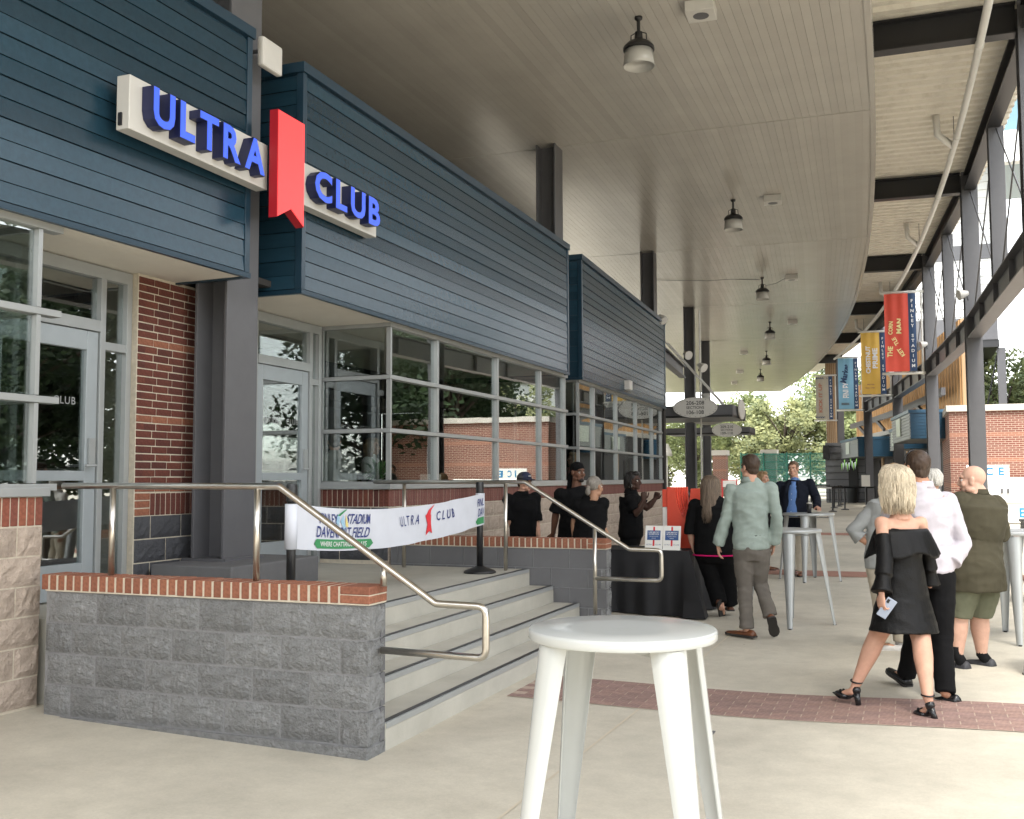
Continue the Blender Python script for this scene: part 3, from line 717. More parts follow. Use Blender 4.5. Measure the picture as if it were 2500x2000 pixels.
# ------------------------------------------------------------------ sign on the cladding
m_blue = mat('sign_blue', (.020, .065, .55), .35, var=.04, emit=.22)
m_bluedk = mat('sign_blue_return', (.006, .010, .055), .4)
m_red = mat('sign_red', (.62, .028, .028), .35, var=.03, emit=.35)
m_redside = mat('sign_red_return', (.36, .008, .018), .4)
m_plate = mat('sign_plate', (.52, .505, .47), .5, var=.05, vscale=3)
sg = thing('club_sign', 'raised blue ULTRA CLUB letters on a white board with a red ribbon', 'sign', (-5.3, 7.7, 4.2))
build('board', MB().box(-5.39, -5.27, 5.87, 7.62, 4.205, 4.615).box(-5.39, -5.27, 8.06, 9.64, 4.225, 4.635), m_plate, sg, world=True, bevel=.006)
build('conduit_cover', MB().box(-5.36, -5.33, 5.855, 5.869, 4.235, 4.33), m_dark, sg, world=True)
def raised(word, y0, y1, z0, z1):
    W_ = 0; ws = []
    for ch in word:
        vs, fs = text2d(ch, 1.0, 0.0, .042); x0, x1 = min(v[0] for v in vs), max(v[0] for v in vs); ws.append(x1-x0)
    gap = .14; tot = sum(ws)+gap*(len(ws)-1); sc = (y1-y0)/tot; y = y0
    for ch, w in zip(word, ws):
        c = Vector((0, y+w*sc/2, (z0+z1)/2)); y += (w+gap)*sc
        side = text_mb(ch, (-5.215, c.y, c.z), (0, 1, 0), (0, 0, 1), z1-z0, w*sc, extrude=.052, bold=.042)
        L_ = build('letter', side, m_bluedk, sg, world=True)
        face = text_mb(ch, (-5.1615, c.y, c.z), (0, 1, 0), (0, 0, 1), (z1-z0)*.965, w*sc*.955, bold=.030)
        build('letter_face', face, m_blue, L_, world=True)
raised('ULTRA', 6.00, 7.43, 4.262, 4.562)
raised('CLUB', 8.235, 9.53, 4.285, 4.585)
rib = [(0, .99), (0, .02), (.215, .135), (.43, .02), (.43, .99)]
rb_ = MB().prism([(a, b) for a, b in rib][::-1][::-1], (-5.20, 7.545, 3.915), (0, 1, 0), (0, 0, 1), (.085, 0, 0))
R_ = build('ribbon', rb_, m_redside, sg, world=True)
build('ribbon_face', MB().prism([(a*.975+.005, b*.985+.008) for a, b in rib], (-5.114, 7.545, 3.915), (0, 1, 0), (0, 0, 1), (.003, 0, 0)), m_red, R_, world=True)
ant = thing('antenna_box', 'small white antenna box bracketed to the column above the sign', 'antenna', (-5.45, 7.92, 5.6))
build('case', MB().box(-5.50, -5.43, 7.76, 8.08, 5.44, 5.72), m_plate, ant, world=True, bevel=.02)
build('arm', MB().tube([(-5.66, 7.8, 5.6), (-5.5, 7.82, 5.6)], .02, 8), m_steel, ant, world=True)
solo('junction_box', MB().box(-5.62, -5.45, 21.15, 21.4, 3.52, 3.72), m_plate, 'small white box low on the farthest blue siding', 'box', (-5.6, 21.2, 3.5), bevel=.01)
# ------------------------------------------------------------------ handrails
def handrail(label, y, pts_top, posts, dx=0):
    t = thing('handrail', label, 'handrail', (pts_top[0][0], y, .66), group='stainless handrails of the steps')
    def arcpt(a, b, c, r=.055, n=5):
        a, b, c = Vector(a), Vector(b), Vector(c); u = (a-b).normalized(); v = (c-b).normalized(); out = []
        p, q = b+u*r, b+v*r
        for i in range(n+1):
            s = i/n; out.append(p*(1-s)**2+b*2*s*(1-s)+q*s*s)
        return out
    P = [Vector((x, y, z)) for x, z in pts_top]; line = [P[0]]
    for i in range(1, len(P)-1):
        if i in (3, 4): line += arcpt(P[i-1], P[i], P[i+1])
        else: line += arcpt(P[i-1], P[i], P[i+1], .012, 2)
    line.append(P[-1])
    build('rail', MB().tube(line, .0215, 12, cap=True), m_stainless, t, world=True, smooth=True)
    for (x, zt, zb) in posts:
        build('post', MB().tube([(x, y, zb), (x, y, zt)], .0205, 12), m_stainless, t, world=True, smooth=True)
    return t
handrail('brushed steel handrail along the top of the nearest low wall, looping at the steps', 5.45, [(-5.383, 1.585), (-3.65, 1.58), (-2.575, .90), (-2.26, .895), (-2.26, .605), (-2.93, .615)], [(-4.955, 1.57, .99), (-3.812, 1.565, .99), (-2.915, 1.10, .99)])
handrail('brushed steel handrail on the far side of the steps, before the black-clothed table', 10.15, [(-5.556, 1.595), (-3.763, 1.591), (-2.64, .912), (-2.31, .909), (-2.31, .609), (-2.995, .609)], [(-5.18, 1.58, .66), (-3.98, 1.575, .66), (-3.0, 1.13, .245)])
# ------------------------------------------------------------------ ribbon banner on two black posts
m_cloth = mat('banner_cloth', (.58, .60, .66), .75, var=.04, vscale=4, bump=.05, bscale=400)
m_navy = mat('print_navy', (.035, .05, .19), .7); m_pgreen = mat('print_green', (.04, .24, .09), .7); m_pred = mat('print_red', (.62, .03, .04), .7); m_pyel = mat('print_yellow', (.70, .58, .22), .7); m_psky = mat('print_sky', (.30, .48, .62), .7)
def stanchion(x, y, z0, label, h=.95, top=True):
    t = thing('stanchion', label, 'stanchion', (x, y, z0), group='black posts of the ribbon banner')
    build('base', MB().lathe([(.0, 0), (.165, 0), (.168, .012), (.155, .026), (.07, .058), (.036, .075), (.0, .075)], (x, y, z0+.001), 28), m_black, t, world=True, smooth=True)
    build('post', MB().tube([(x, y, z0+.07), (x, y, z0+h-.12)], .033, 16), m_black, t, world=True, smooth=True)
    build('belt_head', MB().tube([(x, y, z0+h-.12), (x, y, z0+h-.02), (x, y, z0+h)], [.041, .041, .036], 16), m_black, t, world=True, auto=True)
    return t
A_, B_ = Vector((-4.05, 6.2, 0)), Vector((-4.125, 9.79, 0))
stanchion(A_.x, A_.y, .66, 'black post holding the near end of the white ribbon banner', .93)
stanchion(B_.x, B_.y, .66, 'black round-based post holding the far end of the ribbon banner', .935)
Lb = (B_-A_).length
def bpt(d, h, off=0.0):
    # d along the banner in metres, h height fraction 0..1
    u = d/Lb; top = 1.452+(1.478-1.452)*u-.10*4*u*(1-u)*(1-.35*u); bot = 1.135+(1.158-1.135)*u-.10*4*u*(1-u)*(1-.3*u)
    w = .014*math.sin(d*5.1+h*2.2)+.009*math.sin(d*11+h*5)
    p = A_.lerp(B_, u); return Vector((p.x+.046+w*min(1, 8*u*(1-u)+.2)+off, p.y, bot+(top-bot)*h))
bn = thing('ribbon_banner', 'white fabric ribbon banner printed with stadium and club names, strung across the steps', 'banner', tuple(bpt(0, 0)))
nb, nh = 72, 6
bm_ = MB().add([bpt(Lb*i/nb, j/nh) for i in range(nb+1) for j in range(nh+1)]+[bpt(Lb*i/nb, j/nh, -.003) for i in range(nb+1) for j in range(nh+1)],
  [f for i in range(nb) for j in range(nh) for a in [i*(nh+1)+j] for f in ((a, a+nh+1, a+nh+2, a+1), tuple((nb+1)*(nh+1)+q for q in (a, a+1, a+nh+2, a+nh+1)))])
build('cloth', bm_, m_cloth, bn, world=True, smooth=True)
for d_ in (0, Lb): build('end_sleeve', MB().tube([bpt(d_, 0)-Vector((.046, 0, 0)), bpt(d_, 1)-Vector((.046, 0, 0))], .047, 14), m_cloth, bn, world=True, smooth=True)
def onb(d0, h0):
    return lambda X, Y, Z: bpt(min(max(d0+X, 0.02), Lb-.005), min(max(h0+Y/.317, .01), .99), .006)
def prt(name, items, m):
    mb = MB()
    for body, d, h, ht, w, bold, sh in items: text_mb(body, (0, 0, 0), (1, 0, 0), (0, 1, 0), ht, w, bold=bold, mb=mb, fn=onb(d, h), shear=sh)
    return build(name, mb, m, bn, world=True)
def shape(name, polys, m, d0, h0):
    mb = MB(); fn = onb(d0, h0)
    for poly in polys: mb.add([fn(x, y, 0) for x, y in poly], [tuple(range(len(poly)))])
    return build(name, mb, m, bn, world=True)
prt('stadium_print', [('FINLEY', .45, .74, .075, .30, .012, .18), ('STADIUM', .90, .76, .078, .33, .012, .18), ('DAVENPORT FIELD', .66, .43, .082, .80, .012, .18)], m_navy)
shape('tag_arrow', [[(-.46, 0), (-.42, -.034), (-.42, .034)], [(.42, -.034), (.46, 0), (.42, .034)]]+[[(-.42+.035*i, -.034), (-.385+.035*i, -.034), (-.385+.035*i, .034), (-.42+.035*i, .034)] for i in range(24)], m_pgreen, .67, .155)
tg = MB(); text_mb('WHERE CHATTANOOGA PLAYS', (0, 0, 0), (1, 0, 0), (0, 1, 0), .036, .74, bold=.008, mb=tg, fn=lambda X, Y, Z: bpt(.67+X, .155+Y/.317, .009)); build('tag_print', tg, m_print, bn, world=True)
shape('emblem_green', [[(-.07, .0), (.04, .085), (.055, .05), (-.02, -.0)]], m_pgreen, .66, .82)
shape('emblem_blue', [[(-.10, -.03), (-.06, .035), (-.03, .01), (-.055, -.06)], [(-.02, -.02), (.02, .03), (.06, -.07), (.03, -.085)]], m_psky, .665, .76)
shape('emblem_yellow', [[(.045, .03), (.085, -.03), (.105, -.075), (.06, -.06)]], m_pyel, .665, .78)
prt('club_print', [('U L T R A', 1.83, .63, .085, .41, .004, 0)], m_navy); prt('club_print', [('C L U B', 2.58, .64, .085, .40, .012, 0)], m_navy)
shape('ribbon_print', [[(.13, .14), (.0, .075), (-.055, .03), (.03, .02), (.06, .07)][::-1], [(-.075, .03), (-.02, .05), (.05, .03), (.045, -.05), (.085, -.14), (.03, -.115), (-.02, -.15), (-.02, -.05)][::-1]], m_pred, 2.20, .62)
prt('repeat_print', [('FINL', 3.49, .74, .075, .17, .012, .18), ('DAV', 3.50, .43, .08, .16, .012, .18)], m_navy)
shape('repeat_arrow', [[(-.13, 0), (-.09, -.034), (.07, -.034), (.07, .034), (-.09, .034)]], m_pgreen, 3.50, .16)
# ------------------------------------------------------------------ bar tables
m_tab2 = mat('table_grey', (.36, .375, .375), .35, metal=.3, var=.05, vscale=4)
m_tab = mat('table_white_grey', (.43, .445, .435), .22, var=.03, vscale=3, coat=.3)
def leg_mb(a, zt, r0, r1, w0, w1, bend):
    mb = MB(); n = 8; rings = []; m = 9
    for i in range(n+1):
        u = i/n; z = zt*(1-u); r = r0+(r1-r0)*u; w = w0+(w1-w0)*u; d = w*.42
        ring = []
        for k in range(m):
            th = math.pi*k/(m-1); ring.append((math.cos(th)*w/2, r+math.sin(th)*d))
        for k in range(m-1, -1, -1):
            th = math.pi*k/(m-1); ring.append((math.cos(th)*(w/2-.004), r+math.sin(th)*(d-.005)-.003))
        for x, y in ring:
            c_, s_ = math.cos(a), math.sin(a); rings.append((y*c_-x*s_, y*s_+x*c_, z+.004))
    q = 2*m
    fs = [(i*q+k, i*q+(k+1) % q, (i+1)*q+(k+1) % q, (i+1)*q+k) for i in range(n) for k in range(q)]
    fs += [(i*q+k, i*q+k+1, i*q+q-2-k, i*q+q-1-k) for i in (0, n) for k in range(m-1)]
    return mb.add(rings, fs)
_TABLE = {}
def bar_table(loc, R, label, rz=0.0, H=1.07, m_tab=m_tab2):
    t = thing('bar_table', label, 'table', loc, rz, group='round metal bar tables')
    key_, R0 = (R, H, m_tab.name), R
    if key_ not in _TABLE:
        prof = [(.0, H-.034), (R-.03, H-.034), (R-.004, H-.038), (R, H-.033), (R, H-.010), (R-.003, H-.003), (R-.009, H), (R*.5, H-.0005), (.0, H-.001)]
        top = MB().lathe(prof, (0, 0, 0), 56).mesh('tabletop', m_tab); top.polygons.foreach_set('use_smooth', [True]*len(top.polygons)); sharp(top, 50)
        legs = []
        for a in (math.pi*.25, math.pi*.75, math.pi*1.25, math.pi*1.75):
            me = leg_mb(a, H-.045, R*.80, .465, .145, .058, 0).mesh('leg', m_tab); me.polygons.foreach_set('use_smooth', [True]*len(me.polygons)); sharp(me, 45); legs.append((a, me))
        foot = MB().tube([(0, 0, 0), (0, 0, .014)], .019, 10).mesh('foot', m_black)
        ap = MB()
        for i in range(2): ap.bar((math.cos(math.pi*(.25+.5*i))*R*.8, math.sin(math.pi*(.25+.5*i))*R*.8, H-.058-.013*i), (-math.cos(math.pi*(.25+.5*i))*R*.8, -math.sin(math.pi*(.25+.5*i))*R*.8, H-.058-.013*i), .05, .012)
        _TABLE[key_] = (top, legs, foot, ap.mesh('brace', m_tab))
    top, legs, foot, ap = _TABLE[key_]
    link('tabletop', top, t); link('brace', ap, t)
    for a, me in legs:
        l = link('leg', me, t); link('foot', foot, l, (math.cos(a)*.475, math.sin(a)*.475, 0))
    return t
GZ = lambda x, y: (x, y, gz(x, y))
bar_table(GZ(-1.005, 3.748), .35, 'white round bar table nearest the viewer, in the foreground', rad(3.4), H=1.088, m_tab=m_tab)
bar_table(GZ(-1.27, 12.05), .36, 'grey bar table beside the man in the pale green shirt', rad(50))
bar_table(GZ(-1.49, 17.1), .40, 'grey bar table where the man in the blazer rests his hand', rad(40))
bar_table(GZ(.93, 11.35), .40, 'grey bar table with the sports bottle on it, right of the bald man', rad(48))
bar_table(GZ(1.72, 14.6), .40, 'grey bar table behind the one with the bottle, at the right edge', rad(35))
bar_table(GZ(1.32, 9.3), .36, 'white bar table cut off by the right edge', rad(40), H=.93, m_tab=m_tab)
# things on the table
bt = (.72, 11.18, gz(.72, 11.18)+1.07)
bo = thing('drink_bottle', 'clear and navy sports drink bottle on the bar table by the bald man', 'bottle', bt)
build('label_sleeve', MB().lathe([(.0, .0), (.038, .0), (.042, .008), (.042, .13), (.040, .135), (.0, .135)], bt, 20), mat('bottle_navy', (.012, .018, .06), .35), bo, world=True, smooth=True)
build('body', MB().lathe([(.0, .135), (.040, .136), (.041, .19), (.033, .22), (.018, .245), (.0, .245)], bt, 20), mat('bottle_blue', (.16, .22, .36), .15), bo, world=True, smooth=True)
build('cap', MB().lathe([(.0, .245), (.019, .245), (.019, .268), (.0, .268)], bt, 16), m_white, bo, world=True, smooth=True)
build('mark', MB().box(bt[0]-.03, bt[0]-.002, bt[1]-.0445, bt[1]-.043, bt[2]+.08, bt[2]+.11), m_pyel, bo, world=True)
# ------------------------------------------------------------------ black-clothed serving table
m_bcloth = mat('black_tablecloth', (.010, .010, .012), .75, var=.15, vscale=6, bump=.1, bscale=250)
x0, x1, y0, y1, zt = -4.28, -2.44, 12.12, 12.88, .765
st_ = thing('serving_table', 'folding serving table hidden under the black cloth', 'table', (-3.4, 12.5, gz(-3.4, 12.5)))
build('top', MB().box(x0, x1, y0, y1, zt-.035, zt-.006), m_plate, st_, world=True)
for lx in (x0+.1, x1-.1):
    for ly in (y0+.1, y1-.1): build('leg', MB().tube([(lx, ly, gz(lx, ly)), (lx, ly, zt-.036)], .014, 8), m_steel, st_, world=True)
def cloth_skirt():
    per = []; n = 30
    def seg(p, q, k):
        for i in range(k): per.append((p[0]+(q[0]-p[0])*i/k, p[1]+(q[1]-p[1])*i/k))
    seg((x0, y0), (x1, y0), 60); seg((x1, y0), (x1, y1), 26); seg((x1, y1), (x0, y1), 60); seg((x0, y1), (x0, y0), 26)
    cx, cy = (x0+x1)/2, (y0+y1)/2; m = len(per); mb = MB(); nz = 10; vs = []
    for j in range(nz+1):
        u = j/nz
        for k, (x, y) in enumerate(per):
            gx, gy = (x-cx)/abs(x1-x0)*2, (y-cy)/abs(y1-y0)*2; L = math.hypot(gx, gy)
            nx = (1 if abs(gx) > .995 else 0)*(1 if gx > 0 else -1); ny = (1 if abs(gy) > .99 else 0)*(1 if gy > 0 else -1)
            cor = max(0, abs(gx)-.8)*max(0, abs(gy)-.55)*9
            s = k*.155; f = u**.8*(.028*math.sin(s*2.1)+.020*math.sin(s*4.7+1)+.02*math.sin(s*.9))+.010+u*(.05+.16*cor)
            vs.append((x+nx*f, y+ny*f, zt+.002-(zt-.012-gz(x, y))*u))
    fs = [(j*m+k, j*m+(k+1) % m, (j+1)*m+(k+1) % m, (j+1)*m+k) for j in range(nz) for k in range(m)]
    fs.append(tuple(range(m)))
    return mb.add(vs, fs)
tc_ = solo('tablecloth', cloth_skirt(), m_bcloth, 'black floor-length cloth draped over the serving table', 'tablecloth', ((x0+x1)/2, (y0+y1)/2, 0), auto=True)
m_pblue = mat('print_blue', (.030, .085, .24), .6)
def menu(x, y, label, l1, l2):
    z = zt+.004; t = thing('table_sign', label, 'sign', (x, y, z), -.05, group='white signs on the black table')
    w, h = .215, .285
    vs = lambda q: q
    sl = .06
    b = MB().add([(-w/2, 0, 0), (w/2, 0, 0), (w/2, sl, h), (-w/2, sl, h), (-w/2, .004, 0), (w/2, .004, 0), (w/2, sl+.004, h), (-w/2, sl+.004, h)], [(0, 1, 2, 3), (7, 6, 5, 4), (0, 4, 5, 1), (1, 5, 6, 2), (2, 6, 7, 3), (3, 7, 4, 0)])
    build('card', b, m_white, t); build('foot', MB().box(-w/2, w/2, -.03, .06, -.0, .003), m_white, t)
    P = lambda X, Z, o=.003: (X, Z/h*sl-o, Z)
    def flat(name, x0_, x1_, z0_, z1_, m, o): build(name, MB().add([P(x0_, z0_, o), P(x1_, z0_, o), P(x1_, z1_, o), P(x0_, z1_, o)], [(0, 1, 2, 3)]), m, t)
    flat('red_stripe', -.011, .011, .045, .272, m_pred, .002); flat('blue_panel', -.082, .082, .115, .228, m_pblue, .0035)
    tx = MB()
    for s, zz, ht, ww in ((l1, .207, .017, .14), (l2, .185, .017, .13), ('COURTESY OF THE CLUB', .158, .009, .11), ('SPONSOR', .136, .009, .05)):
        text_mb(s, (0, 0, 0), (1, 0, 0), (0, 1, 0), ht, ww, bold=.01, mb=tx, fn=lambda X, Y, Z, zz=zz: P(X, zz+Y, .005))
    build('panel_print', tx, m_print, t)
    for s, xx in (('ULTRA', -.056), ('CLUB', .056)): build('club_print', text_mb(s, (0, 0, 0), (1, 0, 0), (0, 1, 0), .014, .07, fn=lambda X, Y, Z, xx=xx: P(xx+X, .062+Y, .004)), m_navy, t)
menu(-2.875, 12.20, 'left white table sign offering champagne on a blue panel', 'COMPLIMENTARY', 'CHAMPAGNE')
menu(-2.655, 12.20, 'right white table sign with a black mark in its corner', 'COMPLIMENTARY', 'MICHELOB ULTRA')
# big orange-red letter on the table
m_ored = mat('orange_red_foam', (.68, .065, .028), .45, var=.05, vscale=4)
U0 = Vector((-2.79, 12.60, zt+.003))
def curve(a, b, c, n=10): return [((1-t)**2*a[0]+2*t*(1-t)*b[0]+t*t*c[0], (1-t)**2*a[1]+2*t*(1-t)*b[1]+t*t*c[1]) for t in [i/n for i in range(n+1)]]
inner = curve((.185, .72), (.20, .38), (.285, .23))+curve((.285, .23), (.37, .40), (.375, .70))
poly = [(0, .0), (.60, 0), (.60, .70)]+inner[::-1]+[(0, .72)]
ul = thing('display_letter', 'big orange-red display letter with a curved notch, standing behind the table signs', 'letter', tuple(U0))
for k in range(6):
    q = .021*k; inn = curve((.10+q, .75), (.12+q*.9, .50), (.205+q*.15, .37))+curve((.205+q*.15, .37), (.285, .5), (.295, .73))
    pk = [(0, .0), (.60, 0), (.60, .74-.004*k)]+inn[::-1]+[(0, .75-.004*k)]
    build('layer', MB().prism(pk, U0+Vector((0, .052*k, 0)), (1, 0, 0), (0, 0, 1), (0, .050, 0)), m_ored, ul, world=True, bevel=.005)
build('white_side', MB().box(U0.x-.062, U0.x-.003, U0.y+.03, U0.y+.25, U0.z, U0.z+.50), m_white, ul, world=True, bevel=.006)
build('upper_lip', MB().box(U0.x-.062, U0.x-.003, U0.y+.02, U0.y+.27, U0.z+.503, U0.z+.72), m_ored, ul, world=True, bevel=.006)
# ------------------------------------------------------------------ soffit fittings
m_shade = mat('lamp_glass_shade', (.42, .41, .38), .22, var=.05, spec=.6)
def bay_lamp(s, r, label, far=False):
    c = arc(s, r, ZS-.002); t = thing('pendant_lamp', label, 'lamp', tuple(c), group='black pendant lamps under the soffit')
    build('canopy', MB().lathe([(.0, 0), (.055, 0), (.05, -.03), (.02, -.05), (.0, -.05)], c, 16), m_black, t, world=True, smooth=True)
    build('stem', MB().tube([c+Vector((0, 0, -.05)), c+Vector((0, 0, -.22))], .022, 8), m_black, t, world=True)
    build('ballast', MB().lathe([(.0, -.20), (.05, -.20), (.055, -.30), (.09, -.33), (.15, -.345), (.20, -.40), (.204, -.44), (.18, -.445), (.0, -.445)], c, 20), m_black, t, world=True, auto=True)
    for q in (-1, 1): build('bail', MB().tube([c+Vector((q*.03, 0, -.2)), c+Vector((q*.10, 0, -.23)), c+Vector((q*.105, 0, -.33))], .008, 6), m_black, t, world=True)
    build('shade', MB().lathe([(.180, -.448), (.188, -.54), (.205, -.655), (.200, -.657), (.182, -.54), (.165, -.46), (.0, -.455)], c, 24), m_shade, t, world=True, smooth=True)
    return t
for s, r, l in ((.05, 2.56, 'black pendant lamp with pale shade nearest the viewer, high in the frame'), (9.23, 2.51, 'second pendant lamp along the soffit, beside a white speaker box'), (18.1, 2.5, 'third pendant lamp along the soffit with a loose cable'), (27, 2.51, 'fourth pendant lamp along the soffit'), (36.1, 2.5, 'fifth pendant lamp along the soffit'), (44.3, 2.6, 'sixth pendant lamp, last and smallest under the soffit')): bay_lamp(s, r, l)
def ceil_box(s, r, label, w=.36):
    c = arc(s, r, ZS); t = thing('speaker_box', label, 'speaker', tuple(c), s/RAD+.05, group='white boxes fixed under the soffit')
    build('case', MB().box(-w/2, w/2, -w/2, w/2, -.145, -.004), m_plate, t, bevel=.008)
    build('grille', MB().lathe([(.0, -.1475), (.10, -.1475), (.10, -.1455), (.0, -.1455)], (0, 0, 0), 20), m_steel, t)
for s, r, l in ((0, 3.38, 'white speaker box under the soffit right of the nearest lamp'), (9.25, 3.34, 'white speaker box under the soffit right of the second lamp'), (18, 3.35, 'white speaker box right of the third lamp'), (26.8, 3.34, 'white speaker box right of the fourth lamp'), (36, 1.47, 'white box left of the fifth lamp'), (44.7, 1.51, 'white box left of the last lamp'), (51.3, 1.58, 'farthest white box under the soffit end')): ceil_box(s, r, l)
cb = MB().tube([arc(18.1, 2.5, ZS-.06), arc(17.6, 1.6, ZS-.09), arc(17.9, .9, ZS-.04), arc(17.4, -.6, ZS-.02)], .008, 5).tube([arc(18.1, 2.6, ZS-.25), arc(18, 2.9, ZS-.22), arc(18, 3.2, ZS-.06)], .008, 5)
solo('loose_cable', cb, m_steel, 'thin loose cable sagging under the soffit at the third lamp', 'cable', tuple(arc(18, 1.5, ZS)))
# ------------------------------------------------------------------ section signs on canopies
def section_sign(cx, y, z, w, h, lines, label, thick=.04, rz=.10):
    t = thing('section_sign', label, 'sign', (cx, y, z), rz, group='oval section signs')
    n = 48; poly = [(w/2*math.cos(2*math.pi*i/n), h/2*math.sin(2*math.pi*i/n)) for i in range(n)]
    build('plate', MB().prism(poly, (0, 0, 0), (1, 0, 0), (0, 0, 1), (0, thick, 0)), m_plate, t)
    if lines:
        tx = MB()
        for s, dz, ht in lines: text_mb(s, (0, -.003, dz), (1, 0, 0), (0, 0, 1), ht, mb=tx, bold=.012)
        build('print', tx, m_dark, t)
        rv = MB()
        for i in range(24): a = 2*math.pi*i/24; rv.box(w*.465*math.cos(a)-.008, w*.465*math.cos(a)+.008, -.006, -.0005, h*.45*math.sin(a)-.008, h*.45*math.sin(a)+.008)
        o = build('rivets', rv, m_steel, t)
    return t
def entry_canopy(x0, x1, y0, y1, z0, z1, label):
    t = thing('entry_canopy', label, 'canopy', ((x0+x1)/2, y0, z0), group='dark steel entrance canopies')
    build('slab', MB().box(x0, x1, y0, y1, z0, z0+.06), m_dark, t, world=True, bevel=.004)
    build('fascia', MB().box(x0, x1, y0-.012, y0+.03, z0+.0605, z1).box(x0, x1, y1-.03, y1+.012, z0+.0605, z1).box(x1-.03, x1+.012, y0+.0305, y1-.0305, z0+.0605, z1), m_steel, t, world=True)
    return t
ca = entry_canopy(-8.0, -4.22, 27.05, 29.4, 3.24, 3.56, 'dark steel entrance canopy behind the nearer oval section sign')
for dy in (.15, .55): build('tie_rod', MB().tube([(-6.05, 27.2+dy, 5.35), (-4.5, 27.2+dy, 3.56)], .022, 6), m_plate, ca, world=True)
section_sign(-5.18, 26.98, 3.50, 1.16, .54, [('206-208', .125, .105), ('SECTIONS', .0, .075), ('106-108', -.125, .105)], 'oval grey sign reading 206-208 sections 106-108')
section_sign(-5.30, 29.5, 3.43, 1.16, .54, None, 'lower oval sign seen from behind, under the nearer canopy')
cb2 = entry_canopy(-8.2, -5.20, 37.05, 38.6, 3.22, 3.46, 'farther dark steel entrance canopy behind the second oval sign')
section_sign(-5.98, 36.98, 3.36, 1.05, .50, [('209-210', .115, .10), ('SECTIONS', .0, .068), ('109-110', -.115, .10)], 'smaller oval grey sign reading 209-210 sections 109-110')
th_ = thing('side_sign', 'narrow edge-on oval sign at the outer end of the nearer canopy', 'sign', (-4.17, 28.2, 3.5))
build('plate', MB().prism([(.54*math.cos(2*math.pi*i/40), .27*math.sin(2*math.pi*i/40)) for i in range(40)], (-4.17, 28.2, 3.5), (0, 1, 0), (0, 0, 1), (.035, 0, 0)), m_plate, th_, world=True)
def flood(p, d, label, grp='small floodlights'):
    p, d = Vector(p), Vector(d).normalized(); t = thing('floodlight', label, 'floodlight', tuple(p), group=grp)
    build('head', MB().tube([p-d*.10, p-d*.02, p+d*.10, p+d*.13], [.05, .085, .125, .125], 14), m_plate, t, world=True, auto=True)
    build('bracket', MB().tube([p-d*.05, p-d*.10+Vector((0, 0, -.18))], .018, 6), m_dark, t, world=True)
flood((-4.98, 27.5, 3.76), (0, -.3, 1), 'white spotlight standing on the nearer canopy')
flood((-5.05, 27.2, 4.62), (.7, -.4, -.5), 'white floodlight on a thin pole above the nearer oval sign')
flood((-5.75, 25.6, 5.72), (.6, -.4, -.7), 'white floodlight at the end of the farthest blue box')
flood((-5.6, 28.0, 5.05), (.6, -.6, -.3), 'round spotlight at the end of the raking dark beam')
solo('light_pole', MB().tube([(-5.15, 27.6, gz(-5.15, 27.6)), (-5.15, 27.6, 6.2)], .022, 8), m_plate, 'thin pale pole rising beside the dark columns at the nearer oval sign', 'pole', (-5.15, 27.6, 0))
solo('side_beam', ibeam(MB(), arc(13.6, .1, 4.95), arc(18.2, .1, 4.85), .36, .2), m_steel, 'grey steel beam running from the farthest blue box to the column', 'beam', tuple(arc(13.6, .1, 4.9)))
# ------------------------------------------------------------------ small things on the ground
dr = thing('floor_drain', 'small square floor drain grate in the concrete by the foreground table', 'drain', (-1.25, 6.66, gz(-1.25, 6.66)))
build('drain_frame', MB().box(-1.365, -1.205, 6.54, 6.80, gz(-1.25, 6.6)-.02, gz(-1.25, 6.6)+.006), m_steel, dr, world=True)
for i in range(7): build('bar', MB().box(-1.355, -1.215, 6.548+.034*i, 6.568+.034*i, gz(-1.25, 6.6)+.006, gz(-1.25, 6.6)+.011), m_steel, dr, world=True)
bin_ = thing('black_bin', 'tall black bin beside the brick wall behind the display letter', 'bin', (-4.25, 21.0, gz(-4.25, 21)))
zb = gz(-4.25, 21)
build('body', MB().tube([(-4.25, 21, zb), (-4.25, 21, zb+1.2)], [.23, .27], 18), m_black, bin_, world=True, smooth=True)
build('liner', MB().tube([(-4.25, 21, zb+1.17), (-4.25, 21, zb+1.3), (-4.25, 21, zb+1.33)], [.285, .29, .25], 14), m_black, bin_, world=True, smooth=True)
# ------------------------------------------------------------------ buildings beyond the open side
m_fbrick = brick_tex('far_brick', (.17, .062, .046), (.20, .075, .055), (.44, .36, .28))
m_orange = mat('cedar_boards', (.43, .245, .10), .7, var=.14, vscale=5, rnd=.14, stretch=(4, 4, .4))
m_tan = mat('tan_boards', (.30, .20, .115), .75, var=.12, vscale=5, rnd=.10, stretch=(4, 4, .4))
m_corr = mat('corrugated_grey', (.20, .215, .215), .45, metal=.3, var=.08, vscale=3)
m_corrb = mat('corrugated_blue', (.022, .075, .130), .4, var=.06, vscale=3)
m_lap = mat('white_lap', (.72, .73, .72), .6, var=.03, vscale=3, rnd=.02)
m_coping = mat('stone_coping', (.52, .49, .44), .8, var=.08, vscale=4)
m_gwall = mat('dark_stall', (.055, .052, .052), .8, var=.15, vscale=3)
bb = thing('brick_building', 'red brick building with pale coping behind the ice freezer', 'building', (1.32, 36, .5))
build('wall', MB().box(1.32, 9.2, 36, 47, .1, 3.76), m_fbrick, bb, world=True)
build('coping', MB().box(1.24, 9.28, 35.92, 47.1, 3.762, 3.96), m_coping, bb, world=True)
build('plinth_course', MB().box(1.30, 9.22, 35.98, 36.5, .1, .78), m_bblock, bb, world=True)
build('downpipe', MB().tube([(6.2, 35.9, .5), (6.2, 35.9, 3.7)], .06, 10), m_white, bb, world=True, smooth=True)
